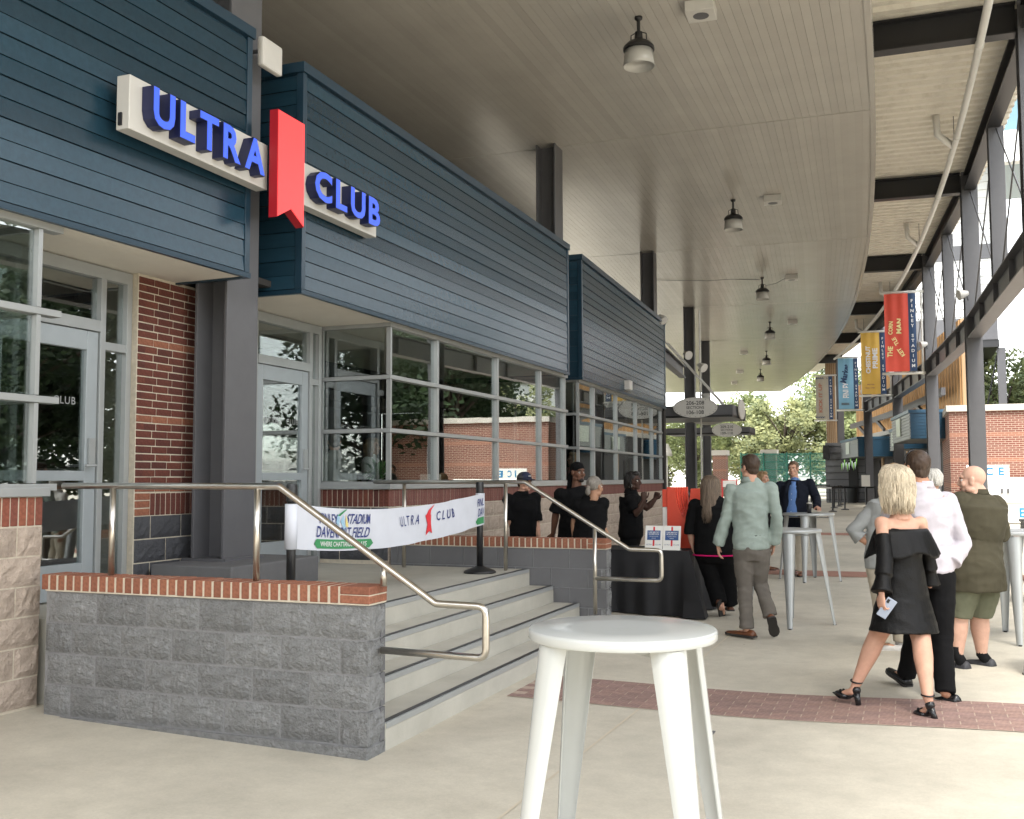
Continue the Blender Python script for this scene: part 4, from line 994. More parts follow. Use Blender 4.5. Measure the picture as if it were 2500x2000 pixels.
# ice freezer
zf = gz(3.2, 34.6)
fz = thing('ice_freezer', 'white outdoor ice freezer with blue lettering against the brick building', 'freezer', (3.2, 34.6, zf))
F = lambda n, mb, m, **k: build(n, mb, m, fz, world=True, **k)
F('cabinet', MB().box(1.75, 4.6, 34.62, 35.7, zf+.03, 1.62), m_white, bevel=.02)
F('door', MB().box(1.85, 2.74, 34.57, 34.618, .86, 1.58), m_lap, bevel=.015); F('door', MB().box(2.80, 3.72, 34.57, 34.618, .86, 1.58), m_lap, bevel=.015)
F('handle', MB().box(2.66, 2.72, 34.53, 34.569, 1.15, 1.29).box(2.83, 2.89, 34.53, 34.569, 1.15, 1.29), m_steel)
F('header', MB().box(1.72, 2.92, 34.66, 34.74, 1.622, 2.01), m_white, bevel=.01)
m_ice = mat('ice_blue', (.02, .20, .42), .5)
for ch, x, z, h_ in (('I', 2.09, 1.815, .25), ('C', 2.36, 1.815, .25), ('E', 2.70, 1.815, .25), ('E', 3.24, .56, .29), ('A', 3.55, .56, .29)):
    F('letter', text_mb(ch, (x, 34.655 if z > 1.5 else 34.615, z), (1, 0, 0), (0, 0, 1), h_, bold=.03), m_ice)
# concession row along the curve
def arcbox(mb, s0, s1, r0, r1, z0, z1, n=None):
    n = n or max(1, int((s1-s0)/4)); vs = []
    for i in range(n+1):
        s = s0+(s1-s0)*i/n
        for r, z in ((r0, z0), (r1, z0), (r1, z1), (r0, z1)): vs.append(arc(s, r, z))
    fs = [(4*i+a, 4*i+b, 4*i+4+b, 4*i+4+a) for i in range(n) for a, b in ((0, 1), (1, 2), (2, 3), (3, 0))]+[(3, 2, 1, 0), (4*n, 4*n+1, 4*n+2, 4*n+3)]
    return mb.add(vs, fs)
cs = thing('concession_building', 'concession building with cedar boards above dark serving hatches', 'building', tuple(arc(38, 9, .5)))
C_ = lambda n, mb, m, **k: build(n, mb, m, cs, world=True, **k)
C_('wall', arcbox(MB(), 25.6, 53, 8.95, 12.5, .1, 3.85), m_gwall)
C_('upper_wall', arcbox(MB(), 26.0, 52.6, 9.10, 9.40, 3.86, 7.3), m_tan)
C_('ledge', arcbox(MB(), 25.4, 53.2, 8.75, 9.6, 3.855, 4.10), m_coping)
s = 26.1; i = 0
while s < 52.5:
    w = .29; C_('board', arcbox(MB(), s, s+w, 9.045+(.02 if i % 2 else 0), 9.099, 4.12, 7.25, 1), m_orange); s += .31; i += 1
for k, s in enumerate((27.2, 28.5, 31.5, 34.2, 38.6, 41.5, 45.2, 49.0)):
    C_('hatch', arcbox(MB(), s, s+(1.0 if k % 3 else 1.7), 8.90, 8.949, .28, 2.6, 1), m_black if k % 2 else m_inwall)
for s in (30.6, 37.4, 44.2): C_('pilaster', arcbox(MB(), s, s+.5, 8.88, 8.949, .2, 3.84, 1), m_tan)
C_('end_boards', MB().box(arc(25.95, 9.1).x, arc(25.95, 9.1).x+.02, arc(25.95, 9.1).y-.05, arc(25.95, 9.1).y-.02, 4.12, 7.2), m_orange)
C_('brace_beam', arcbox(MB(), 27, 52, 8.55, 8.70, 4.65, 4.93), m_steel)
for s in (31, 36.5, 42, 47.5): C_('brace', MB().bar(arc(s, 8.6, 4.1), arc(s+2.2, 8.6, 4.7), .12, .16), m_steel)
def awning(s0, s1, r0, r1, z0, z1, label, panel=True):
    t = thing('awning_box', label, 'awning', tuple(arc(s0, r0, z0)), group='corrugated boxes over the serving hatches')
    n = int((z1-z0-.1)/.105)
    build('box', arcbox(MB(), s0+.03, s1-.03, r0+.03, r1, z0, z1-.02, 1), m_corr, t, world=True)
    for i in range(n):
        z = z0+.02+i*(z1-z0-.12)/n
        build('rib', arcbox(MB(), s0+.005, s1-.005, r0, r0+.032, z, z+.062, 1), m_corr, t, world=True)
        build('end_rib', arcbox(MB(), s0-.004, s0+.031, r0+.035, r1, z, z+.062, 1), m_corrb, t, world=True)
    build('end_panel', arcbox(MB(), s0+.012, s0+.0295, r0+.031, r1, z0, z1-.11, 1), m_corrb, t, world=True)
    build('cap', arcbox(MB(), s0-.03, s1+.03, r0-.03, r1, z1-.10, z1+.02, 1), m_corrb, t, world=True)
    if panel:
        m = s0+(s1-s0)*.45; build('menu_panel', arcbox(MB(), m, m+1.15, r0-.05, r0-.012, z0+.2, z1-.16, 1), mat('pale_panel', (.50, .56, .50), .3), t, world=True)
awning(26.0, 31.2, 7.30, 8.9, 3.02, 4.05, 'corrugated box with pale panel, right-hand one by the tall post')
awning(32.6, 36.2, 7.9, 8.9, 2.85, 3.8, 'corrugated box set back between the other two')
awning(41.6, 47.4, 7.2, 8.9, 2.72, 3.72, 'corrugated box with green and white pennants below, farthest one')
pn = MB(); 
pt = thing('pennant_string', 'green and white pennant bunting under the farthest corrugated box', 'bunting', tuple(arc(42, 7.2, 3.2)))
m_pen = [mat('pennant_green', (.22, .55, .08), .7), mat('pennant_white', (.62, .75, .70), .7)]
for i in range(11):
    s = 41.7+i*.52; z = 2.66-.25*abs(math.sin(i*.8)); p = arc(s, 7.18, z); q = arc(s+.42, 7.18, z-.06*math.cos(i))
    build('pennant', MB().add([p, q, (p+q)/2+Vector((0, 0, -.40)), p+Vector((.004, 0, 0)), q+Vector((.004, 0, 0)), (p+q)/2+Vector((.004, 0, -.40))], [(0, 1, 2), (5, 4, 3), (0, 3, 4, 1), (1, 4, 5, 2), (2, 5, 3, 0)]), m_pen[i % 2], pt, world=True)
build('cord', MB().tube([arc(41.6, 7.13, 2.71), arc(44.4, 7.13, 2.6), arc(47.4, 7.13, 2.7)], .01, 5), m_black, pt, world=True)
tw = thing('timber_fin', 'tall narrow tan timber-clad fin beside the grey banner', 'building', (-4.2, 67, .3))
build('core', MB().box(-4.64, -3.84, 67.1, 69, 3.6, 9.9), m_white, tw, world=True)
for i in range(7): build('board', MB().box(-4.62+.11*i, -4.52+.11*i, 67.03, 67.09, 3.65, 9.8), m_tan, tw, world=True)
gb = thing('block_hut', 'grey block wall with dark door slot at the end of the concession row', 'building', (-3.5, 62, .5))
build('wall', MB().box(-4.35, -2.2, 61.5, 66, .1, 3.65), m_gblock2, gb, world=True)
for i in range(9): build('course_line', MB().box(-4.355, -2.2, 61.46, 61.498, .4+.38*i, .43+.38*i), m_dark, gb, world=True)
build('door_slot', MB().box(-3.1, -2.6, 61.44, 61.497, .25, 2.6), m_black, gb, world=True); build('speaker', MB().box(-4.45, -4.1, 61.1, 61.4, 2.7, 3.5), m_black, gb, world=True)
# white clad suite on columns
ws_ = thing('raised_suite', 'white lap-sided upper building with blue roof seen through the steel posts', 'building', (2, 60, .5))
S_W = lambda n, mb, m, **k: build(n, mb, m, ws_, world=True, **k)
S_W('core', MB().box(-1.2, 4.62, 60.1, 68, 9.4, 19.0), m_lap)
for i in range(22): S_W('lap_board', MB().add([(-1.25, 60.0, 9.45+.43*i), (4.68, 60.0, 9.45+.43*i), (4.68, 60.07, 9.87+.43*i), (-1.25, 60.07, 9.87+.43*i), (-1.25, 60.09, 9.45+.43*i), (4.68, 60.09, 9.45+.43*i), (4.68, 60.09, 9.87+.43*i), (-1.25, 60.09, 9.87+.43*i)], [(0, 1, 2, 3), (7, 6, 5, 4), (0, 4, 5, 1), (1, 5, 6, 2), (2, 6, 7, 3), (3, 7, 4, 0)]), m_lap)
S_W('band', MB().box(-1.3, 4.75, 59.94, 60.0, 9.0, 10.2), m_steel); S_W('band', MB().box(-1.3, 4.75, 59.95, 60.0, 13.4, 14.2), m_steel)
S_W('floor_slab', MB().box(-1.3, 4.8, 60.0, 68, 8.6, 9.0), m_dark)
m_roofb = mat('blue_roof', (.09, .17, .22), .4, var=.05)
S_W('roof', MB().box(2.6, 12, 56.5, 70, 19.0, 21.6), m_roofb); S_W('eave_underside', MB().box(3.3, 11.9, 55.8, 56.45, 17.4, 18.98), m_lap)
for x in (4.9, -.9): S_W('column', MB().box(x-.2, x+.2, 60.3, 60.7, .4, 8.58), m_steel)
for a, b in (((3.2, .9), (4.7, 8.2)), ((3.2, 8.2), (4.7, .9))): S_W('brace_rod', MB().tube([(a[0], 60.5, a[1]), (b[0], 60.5, b[1])], .04, 5), m_dark)
# ------------------------------------------------------------------ hanging banners on the posts
m_bred = mat('banner_red', (.62, .075, .045), .7, var=.05, vscale=3); m_byel = mat('banner_yellow', (.70, .43, .08), .7, var=.05, vscale=3); m_bblu = mat('banner_blue', (.20, .41, .56), .7, var=.05, vscale=3); m_bgry = mat('banner_grey', (.38, .35, .29), .7, var=.05, vscale=3); m_bnv = mat('banner_navy', (.028, .06, .135), .7)
m_cream = mat('print_cream', (.78, .66, .30), .7); m_brown = mat('print_brown', (.36, .15, .10), .7); m_pole = mat('white_pole', (.72, .71, .66), .5)
def hang_banner(s, m, label, prints, z0=5.12, z1=7.70, w=.97):
    th = s/RAD; o = arc(s, RP-.19, 0); t = thing('pole_banner', label, 'banner', (o.x, o.y, z0), th, group='hanging banners on the posts')
    D = -.22   # in front of the post, towards the viewer
    for nm, z in (('top_arm', z1+.06), ('bottom_arm', z0-.06)): build(nm, MB().tube([(.02, D+.1, z-z0), (-w-.36, D+.1, z-z0)], .045, 10), m_pole, t, smooth=True)
    build('strap_pole', MB().tube([(-.07, D+.1, -.12), (-.07, D+.1, z1-z0+.12)], .035, 8), m_pole, t, smooth=True)
    H = z1-z0; nx, nz = 24, 10
    f = lambda u, v: (-w-.26+w*u, D+.012*math.sin(u*19)*(.4+v)+.02*math.sin(u*5+v*2), H*v)
    def sheet(u0, u1, mm, nm):
        vs = [f(u0+(u1-u0)*i/nx, j/nz) for i in range(nx+1) for j in range(nz+1)]; n = len(vs); vs += [(x, y+.004, z) for x, y, z in vs]
        fs = [q for i in range(nx) for j in range(nz) for a in [i*(nz+1)+j] for q in ((a, a+nz+1, a+nz+2, a+1), (n+a, n+a+1, n+a+nz+2, n+a+nz+1))]
        build(nm, MB().add(vs, fs), mm, t, smooth=True)
    sheet(0, .765, m, 'field'); sheet(.766, 1, m_bnv, 'navy_strip')
    i = 0
    for word in ('FINLEY', 'STADIUM'):
        tx = MB()
        for ch in word:
            u, v = .885, .90-.064*i; i += 1; c = f(u, v); text_mb(ch, (c[0], c[1]-.014, c[2]), (1, 0, 0), (0, 0, 1), .105, mb=tx, bold=.03)
        i += 1; build('strip_print', tx, m_print, t)
    for nm, mm, items in prints:
        for body, u, v, ht, wd, rot in items:
            a = rad(rot); build(nm, text_mb(body, (f(u, v)[0], f(u, v)[1]-.018, H*v), (math.cos(a), 0, math.sin(a)), (-math.sin(a), 0, math.cos(a)), ht*.85, wd*(.85 if rot < 20 else 1), bold=.035), mm, t)
    return t
hang_banner(CS[3], m_bred, 'red hanging banner with yellow curved lettering THE KETTLECORN MAN', [('print', m_cream, [('THE', .155, .255, .19, .36, 85), ('KET', .50, .245, .15, .30, 122), ('TLE', .33, .385, .15, .28, 118), ('CORN', .19, .56, .16, .44, 86), ('MAN', .46, .58, .19, .50, 86)])])
hang_banner(CS[4], m_byel, 'yellow hanging banner with tall white lettering', [('print', m_print, [('CHESTNUT', .28, .56, .22, 1.15, 90), ('PRIME', .56, .58, .24, .85, 90)]), ('small_print', m_brown, [('PRETZELS', .40, .155, .06, .40, 0), ('PIZZA + POPCORN', .42, .10, .06, .62, 0)])])
hang_banner(CS[5], m_bblu, 'pale blue hanging banner reading FINLEY Market', [('print', m_print, [('FINLEY', .40, .37, .42, .78, 90)]), ('script_print', m_bnv, [('Market', .34, .70, .36, .95, 78)]), ('small_print', m_steel, [('IIIIIIIIII', .36, .10, .14, .5, 0)])])
hang_banner(50.1, m_bgry, 'grey hanging banner reading KICK IT UP', [('print', m_brown, [('KICK IT UP', .27, .50, .24, 1.75, 90)]), ('edge_print', m_bnv, [('^^^^^^', .36, .05, .10, .8, 180), ('^^^^^^', .36, .955, .10, .8, 0)])])
c = arc(50.1, RP); hpost(50.1, gz(c.x, c.y)-.02, 9.0, 'tall grey steel post at the far end, behind the grey banner')
for s, l in ((CS[2]-.6, 'white globe floodlight on the rail left of the bald man\'s post'), (CS[3]-.5, 'white globe floodlight on the rail below the red banner'), (CS[3]+4, 'white globe floodlight on the rail below the yellow banner'), (CS[4]-.4, 'white globe floodlight on the rail by the yellow banner'), (CS[5]-.6, 'white globe floodlight on the rail by the blue banner')):
    p = arc(s, RP-.25, 5.95); flood(p, (-.8, -.3, -.2), l, 'globe floodlights on the truss rail')
# ------------------------------------------------------------------ queue posts with black belts, bins, small signs
qpts = [(31, 4.9), (33.5, 5.6), (36.2, 5.4), (36.4, 4.4), (39, 5.9), (41.5, 6.3), (44.5, 4.6), (47, 4.9), (46.5, 6.4), (50, 5.6), (52, 4.6), (34.0, 6.9), (37.5, 7.0)]
QL = ['nearest left', 'nearest middle', 'second row', 'second row left', 'third row', 'by the bin', 'fourth row left', 'fourth row', 'fourth row right', 'last row', 'last row left', 'nearest right', 'by the steel post']
for i, (s, r) in enumerate(qpts):
    p = arc(s, r); p.z = gz(p.x, p.y); t = thing('queue_post', 'black queue barrier post, '+QL[i]+' in the roped line', 'stanchion', tuple(p), group='black queue posts by the concessions')
    build('base', MB().lathe([(.0, 0), (.18, 0), (.16, .03), (.05, .06), (.0, .06)], p, 16), m_black, t, world=True); build('post', MB().tube([(p.x, p.y, p.z+.05), (p.x, p.y, p.z+1.02)], .036, 10), m_black, t, world=True)
for a, b in ((0, 1), (1, 11), (0, 3), (3, 2), (2, 4), (4, 5), (3, 6), (6, 7), (7, 8), (9, 10), (11, 12)):
    p, q = arc(*qpts[a]), arc(*qpts[b]); solo('belt', MB().bar((p.x, p.y, gz(p.x, p.y)+.97), (q.x, q.y, gz(q.x, q.y)+.97), .006, .07), m_black, 'black queue belt between the post %s and the post %s' % (QL[a], QL[b]), 'belt', (p.x, p.y, gz(p.x, p.y)+.97), group='black belts between queue posts')
def can(s, r, label):
    p = arc(s, r); p.z = gz(p.x, p.y); solo('trash_can', MB().lathe([(.0, 0), (.24, 0), (.29, .85), (.31, .86), (.31, .90), (.28, .90), (.26, .1), (.0, .1)], p, 18), mat('can_grey', (.05, .053, .055), .6), label, 'trash can', tuple(p), smooth=True)
can(46.5, 7.6, 'dark grey trash can behind the queue belts')
for i, (s, r, l) in enumerate(((41.5, 4.0, 'white paper sign on the queue line left of the stall'), (31.8, 6.3, 'white paper sign beside the blonde woman\'s head'))):
    p = arc(s, r); z = gz(p.x, p.y)
    t = thing('paper_sign', l, 'sign', (p.x, p.y, z), .1, group='white paper signs on the queue posts')
    build('sheet', MB().box(-.17, .17, 0, .012, 1.03, 1.50), m_white, t); build('post', MB().tube([(0, .03, 0), (0, .03, 1.3)], .03, 8), m_black, t)
ns = thing('notice_rail', 'white notice board with red posts far behind the shoppers', 'sign', (-8.3, 52, .25))
build('board', MB().box(-8.66, -7.98, 52, 52.05, 1.20, 1.52), m_white, ns, world=True); build('frame', MB().box(-8.71, -8.66, 51.97, 52.1, .2, 1.60).box(-7.98, -7.93, 51.97, 52.1, .2, 1.60).box(-8.66, -7.98, 51.98, 52.04, 1.525, 1.56), m_pred, ns, world=True)
wlamp = thing('lamp_post', 'white lamp post glimpsed between the dark columns', 'lamp post', (-13.8, 62, .5))
build('post', MB().tube([(-13.8, 62, .5), (-13.8, 62, 3.0)], .16, 10), m_white, wlamp, world=True, smooth=True); build('cap', MB().lathe([(.0, 3.0), (.45, 3.02), (.40, 3.3), (.2, 3.75), (.0, 3.8)], (-13.8, 62, 0), 14), m_white, wlamp, world=True, smooth=True)
# ------------------------------------------------------------------ green fence with mesh
m_gpost = mat('fence_green', (.02, .17, .12), .5)
def veil():
    m = bpy.data.materials.new('green_mesh'); m.use_nodes = True; N, L = m.node_tree.nodes, m.node_tree.links; b = N['Principled BSDF']; b.inputs['Base Color'].default_value = (.10, .36, .30, 1); b.inputs['Roughness'].default_value = .7; b.inputs['Alpha'].default_value = .34
    return m
m_veil = veil()
fe = thing('mesh_fence', 'tall green mesh fence in front of the far trees', 'fence', (-8, 70, .53))
x = -10.4
while x < -4.4:
    build('post', MB().tube([(x, 70, .5), (x, 70, 3.35)], .05, 8), m_gpost, fe, world=True, smooth=True)
    if x+1.5 < -4.3:
        build('panel', MB().box(x+.05, x+1.45, 70.02, 70.03, .6, 3.3), m_veil, fe, world=True)
        wr = MB()
        for k in range(6): wr.box(x+.05, x+1.45, 69.97, 70.0, .7+.5*k, .74+.5*k)
        build('wires', wr, m_gpost, fe, world=True)
    x += 1.5
for k, xx in enumerate((-8.6, -11.9)):
    t = thing('brick_pillar', 'brick gate pillar with pale cap %s' % ('behind the man in the blazer' if k == 0 else 'left along the green fence'), 'pillar', (xx, 70.6, .5), group='brick pillars of the fence line')
    build('shaft', MB().box(xx-.45, xx+.45, 70.2, 71.1, .4, 3.2), m_fbrick, t, world=True); build('cap', MB().box(xx-.55, xx+.55, 70.1, 71.2, 3.2, 3.55), m_coping, t, world=True)
# ------------------------------------------------------------------ trees
def leaf_mat(name, c):
    m = bpy.data.materials.new(name); m.use_nodes = True; N, L = m.node_tree.nodes, m.node_tree.links; b = N['Principled BSDF']; b.inputs['Roughness'].default_value = .6; b.inputs['Specular IOR Level'].default_value = .3
    tc = N.new('ShaderNodeTexCoord'); nz = N.new('ShaderNodeTexNoise'); nz.inputs['Scale'].default_value = 1.1; nz.inputs['Detail'].default_value = 6; L.new(tc.outputs['Object'], nz.inputs['Vector'])
    cr = N.new('ShaderNodeValToRGB'); e = cr.color_ramp.elements; e[0].position = .32; e[1].position = .68; e[0].color = (c[0]*.72, c[1]*.75, c[2]*.8, 1); e[1].color = (c[0]*1.55, c[1]*1.35, c[2]*1.15, 1); L.new(nz.outputs['Fac'], cr.inputs[0]); L.new(cr.outputs[0], b.inputs['Base Color'])
    tl = N.new('ShaderNodeBsdfTranslucent'); L.new(cr.outputs[0], tl.inputs[0]); mx = N.new('ShaderNodeMixShader'); mx.inputs[0].default_value = .35
    L.new(b.outputs[0], mx.inputs[1]); L.new(tl.outputs[0], mx.inputs[2]); L.new(mx.outputs[0], N['Material Output'].inputs[0]); return m
m_leaf = [leaf_mat('leaf_light_hazed', (.23, .27, .145)), leaf_mat('leaf_mid_hazed', (.18, .23, .115)), leaf_mat('leaf_dark', (.020, .040, .015))]  # light and mid leaf colours paled to stand in for distance haze
m_bark = mat('bark', (.06, .045, .033), .9, var=.3, vscale=8, bump=.6, bscale=20, stretch=(1, 1, .2))
def tree_proto(seed, H, R, n, m, leaf=.16, low=.18, clumps=34):
    R_ = random.Random(seed); tr = MB()
    tr.tube([(0, 0, -.2), (.05*H*.1, 0, H*.2), (0, .1, H*.45), (.1, 0, H*.8)], [H*.028, H*.022, H*.016, H*.005], 9)
    cl = []
    for i in range(clumps):
        while True:
            p = Vector((R_.uniform(-1, 1), R_.uniform(-1, 1), R_.uniform(-1, 1)))
            if .35 < p.length < 1: break
        z = low*H+(H*(1-low))*(p.z*.5+.5); wd = R*(1-.35*max(0, p.z))
        q = Vector((p.x*wd, p.y*wd, z)); cl.append((q, R_.uniform(.20, .42)*R))
        b0 = Vector((0, 0, max(H*.15, z*.62))); tr.tube([b0, b0.lerp(q, .55)+Vector((0, 0, .1)), q], [H*.010, H*.006, H*.002], 5)
    mb = MB(); vs, fs = [], []
    for i in range(n):
        c, r = R_.choice(cl)
        d = Vector((R_.gauss(0, 1), R_.gauss(0, 1), R_.gauss(0, .8))); d = d.normalized()*r*(R_.random()**.45)
        p = c+d; a = Vector((R_.gauss(0, 1), R_.gauss(0, 1), R_.gauss(0, .6))).normalized(); b = a.orthogonal().normalized(); s = leaf*R_.uniform(.6, 1.3); b = (b+a.cross(b)*R_.uniform(-1, 1)).normalized()
        k = len(vs); vs += [p-a*s, p+b*s*.5, p+a*s, p-b*s*.5]; fs.append((k, k+1, k+2, k+3))
    me = bpy.data.meshes.new('crown'); me.from_pydata([tuple(v) for v in vs], [], fs); me.materials.append(m)
    return tr.mesh('trunk', m_bark, True), me
PRO = [tree_proto(3, 8, 3.6, 9000, m_leaf[0], .17), tree_proto(9, 9, 3.9, 9500, m_leaf[1], .17), tree_proto(21, 10, 3.8, 9500, m_leaf[1], .18, .12), tree_proto(33, 8.5, 3.9, 13000, m_leaf[2], .13, .30, 40), tree_proto(55, 9, 4.6, 13000, m_leaf[2], .17, .05, 46), tree_proto(41, 10, 2.9, 11000, m_leaf[2], .13, .46, 40)]
def tree(i, x, y, sc, rz, label, grp='trees beyond the fence', z=None):
    tk, cr = PRO[i]; t = thing('broadleaf_tree', label, 'tree', (x, y, z if z is not None else gz(x, y)), rz, group=grp); t.scale = (sc, sc, sc)
    link('trunk', tk, t); link('crown', cr, t)
TL = [(1, -27, 84, .95, 'dark green tree seen between the two dark columns'), (0, -22.5, 80, .92, 'light green tree left of the second oval sign'), (0, -18.5, 84, .98, 'light green tree below the second oval sign'), (1, -15, 79, .80, 'lower green tree behind the man in the pale green shirt'), (0, -11.8, 83, .95, 'yellowish green tree above the green fence'), (0, -8.6, 80, 1.0, 'yellowish green tree above the brick gate pillar'), (2, -5.6, 84, 1.08, 'tall green tree directly behind the grey banner'), (1, -2.5, 86, 1.0, 'green tree behind the tan timber fin'), (2, -31, 86, 1.0, 'green tree behind the far end of the club'), (1, -13.2, 92, 1.0, 'taller green tree in the second row above the fence')]
for k, (i, x, y, sc, l) in enumerate(TL): tree(i, x, y, sc, k*1.3, l)
for k, (i, x, y, sc, l) in enumerate(((0, 2.6, 70, 1.0, 'light green tree above the brick building, left of the tall post'), (1, 5.4, 67, 1.0, 'green tree above the brick building behind the crossed rods'), (2, 9.0, 70, .95, 'green tree above the brick building at the right edge'), (0, 14, 66, 1.1, 'green tree beyond the brick building off to the right'))): tree(i, x, y, sc, k*2.1, l, 'trees behind the brick building')
for k, (i, x, y, sc, l) in enumerate(((3, 8.9, 19.5, 1.0, 'dark leafy tree reflected in the door glass'), (5, 11.2, 49.0, 1.25, 'dark leafy tree reflected in the long window bay'), (3, 14.5, 55.0, 1.5, 'tall dark tree reflected above the brick wall'), (3, 18.0, 50.0, 1.5, 'wide dark tree reflected left of the brick wall'), (3, 12.5, 11, 1.0, 'dark leafy tree reflected in the left bay glass'), (2, 17, 40, 1.1, 'tree reflected beyond the brick wall'), (4, 15, 21, 1.1, 'low dark tree reflected in the left door'), (4, 10.8, 36.0, 1.05, 'low dark tree reflected in the right door'), (4, 15.5, 43.0, 1.1, 'second low dark tree reflected in the right door'), (4, 19, 15, 1.2, 'wide dark tree reflected in the left bay'), (4, 23, 27, 1.3, 'broad dark tree reflected in the doors'), (4, 21, 36, 1.2, 'broad dark tree reflected in the corner pane'))): tree(i, x, y, sc, k*1.9, l, 'trees on the open side seen in reflection')
for k, (x, y, sc) in enumerate(((-13, -24, 1.1), (-5, -27, 1.2), (3, -25, 1.15), (10, -22, 1.1), (17, -12, 1.1), (-20, -20, 1.2))): tree(4, x, y, sc, k*1.7, ('unseen dark tree added far behind the viewer, darkening reflections at the left', 'unseen dark tree added behind the viewer, darkening reflections left of centre', 'unseen dark tree added behind the viewer, darkening reflections at the centre', 'unseen dark tree added behind the viewer, darkening reflections right of centre', 'unseen dark tree added behind the viewer, darkening reflections at the right', 'unseen dark tree added farthest behind the viewer, darkening reflections at the edge')[k], 'trees added behind the viewer to darken reflections')  # unseen trees added so the glass reflects less white sky
# white event tent seen in the window reflections
tn = thing('event_tent', 'white pop-up event tent reflected in the long window bay', 'tent', (8.2, 31, .4))
build('canopy', MB().add([(6.6, 29.4, 2.6), (9.8, 29.4, 2.6), (9.8, 32.6, 2.6), (6.6, 32.6, 2.6), (8.2, 31, 3.7), (6.6, 29.4, 2.3), (9.8, 29.4, 2.3), (9.8, 32.6, 2.3), (6.6, 32.6, 2.3)], [(0, 1, 4), (1, 2, 4), (2, 3, 4), (3, 0, 4), (5, 6, 1, 0), (6, 7, 2, 1), (7, 8, 3, 2), (8, 5, 0, 3)]), m_white, tn, world=True)
for a in (6.65, 9.75):
    for b in (29.45, 32.55): build('leg', MB().tube([(a, b, .4), (a, b, 2.4)], .03, 6), m_white, tn, world=True)
hs_ = thing('clad_house', 'pale grey clad house reflected above the brick wall', 'building', (18, 70, .25))
build('wall', MB().box(13, 24, 68, 76, .2, 8.5), m_lap, hs_, world=True); build('roof', MB().prism([(-6, 0), (6, 0), (0, 3)], (18.5, 67.5, 8.5), (1, 0, 0), (0, 0, 1), (0, 9, 0)), m_steel, hs_, world=True)
# ------------------------------------------------------------------ inside the club
pl = thing('potted_plant', 'potted green plant on the sill inside the corner of the long bay', 'plant', (-5.95, 10.95, 1.45))
build('pot', MB().lathe([(.0, 0), (.11, 0), (.14, .2), (.0, .2)], (-5.95, 10.95, 1.42), 16), m_steel, pl, world=True, smooth=True)
lf = MB(); R_ = random.Random(5)
for i in range(70):
    a, e, L_ = R_.uniform(0, 6.28), R_.uniform(.2, 1.3), R_.uniform(.2, .42); d = Vector((math.cos(a)*math.cos(e), math.sin(a)*math.cos(e), math.sin(e))); p = Vector((-5.95, 10.95, 1.62)); sd_ = Vector((-math.sin(a), math.cos(a), 0))*.014
    q, r2 = p+d*L_*.6, p+d*L_+Vector((0, 0, -.1)); lf.add([p-sd_, p+sd_, q+sd_*1.4, q-sd_*1.4, r2], [(0, 1, 2, 3), (3, 2, 4)])
build('leaves', lf, mat('plant_leaf', (.05, .16, .03), .5), pl, world=True)['kind'] = 'stuff'
pl2 = thing('floor_plant', 'large dark green plant inside the near end of the farther bay', 'plant', (-6.3, 18.3, .66)); lf = MB()
for i in range(60):
    a, e, L_ = R_.uniform(0, 6.28), R_.uniform(.3, 1.4), R_.uniform(.4, .9); d = Vector((math.cos(a)*math.cos(e), math.sin(a)*math.cos(e), math.sin(e))); p = Vector((-6.3, 18.3, 1.3)); sd_ = Vector((-math.sin(a), math.cos(a), 0))*.06
    q, r2 = p+d*L_*.6, p+d*L_+Vector((0, 0, -.2)); lf.add([p, q+sd_, r2, q-sd_], [(0, 1, 2, 3)])
build('leaves', lf, mat('plant_leaf', (.05, .16, .03), .5), pl2, world=True)['kind'] = 'stuff'; build('pot', MB().lathe([(.0, 0), (.2, 0), (.26, .6), (.0, .6)], (-6.3, 18.3, .66), 16), m_dark, pl2, world=True)
ctr = thing('bar_counter', 'dark bar counter with pale top inside the club', 'counter', (-9.5, 13, .66))
build('front', MB().box(-9.9, -9.2, 9, 17, .66, 1.7), m_wood, ctr, world=True); build('top', MB().box(-10, -9.05, 8.9, 17.1, 1.701, 1.76), m_plate, ctr, world=True)
bx = thing('window_counter', 'narrow counter inside the long bay with napkin box and trays', 'counter', (-6.0, 12.5, 1.4))
build('top', MB().box(-6.25, -5.72, 11.3, 16.5, 1.44, 1.49), m_wood, bx, world=True); build('leg', MB().box(-6.2, -6.1, 11.4, 11.5, .66, 1.439), m_dark, bx, world=True); build('leg', MB().box(-6.2, -6.1, 16.3, 16.4, .66, 1.439), m_dark, bx, world=True)
solo('napkin_box', MB().box(-6.05, -5.85, 12.3, 12.55, 1.4905, 1.69), m_white, 'white box on the counter inside the long bay', 'box', (-5.95, 12.4, 1.49), bevel=.01)
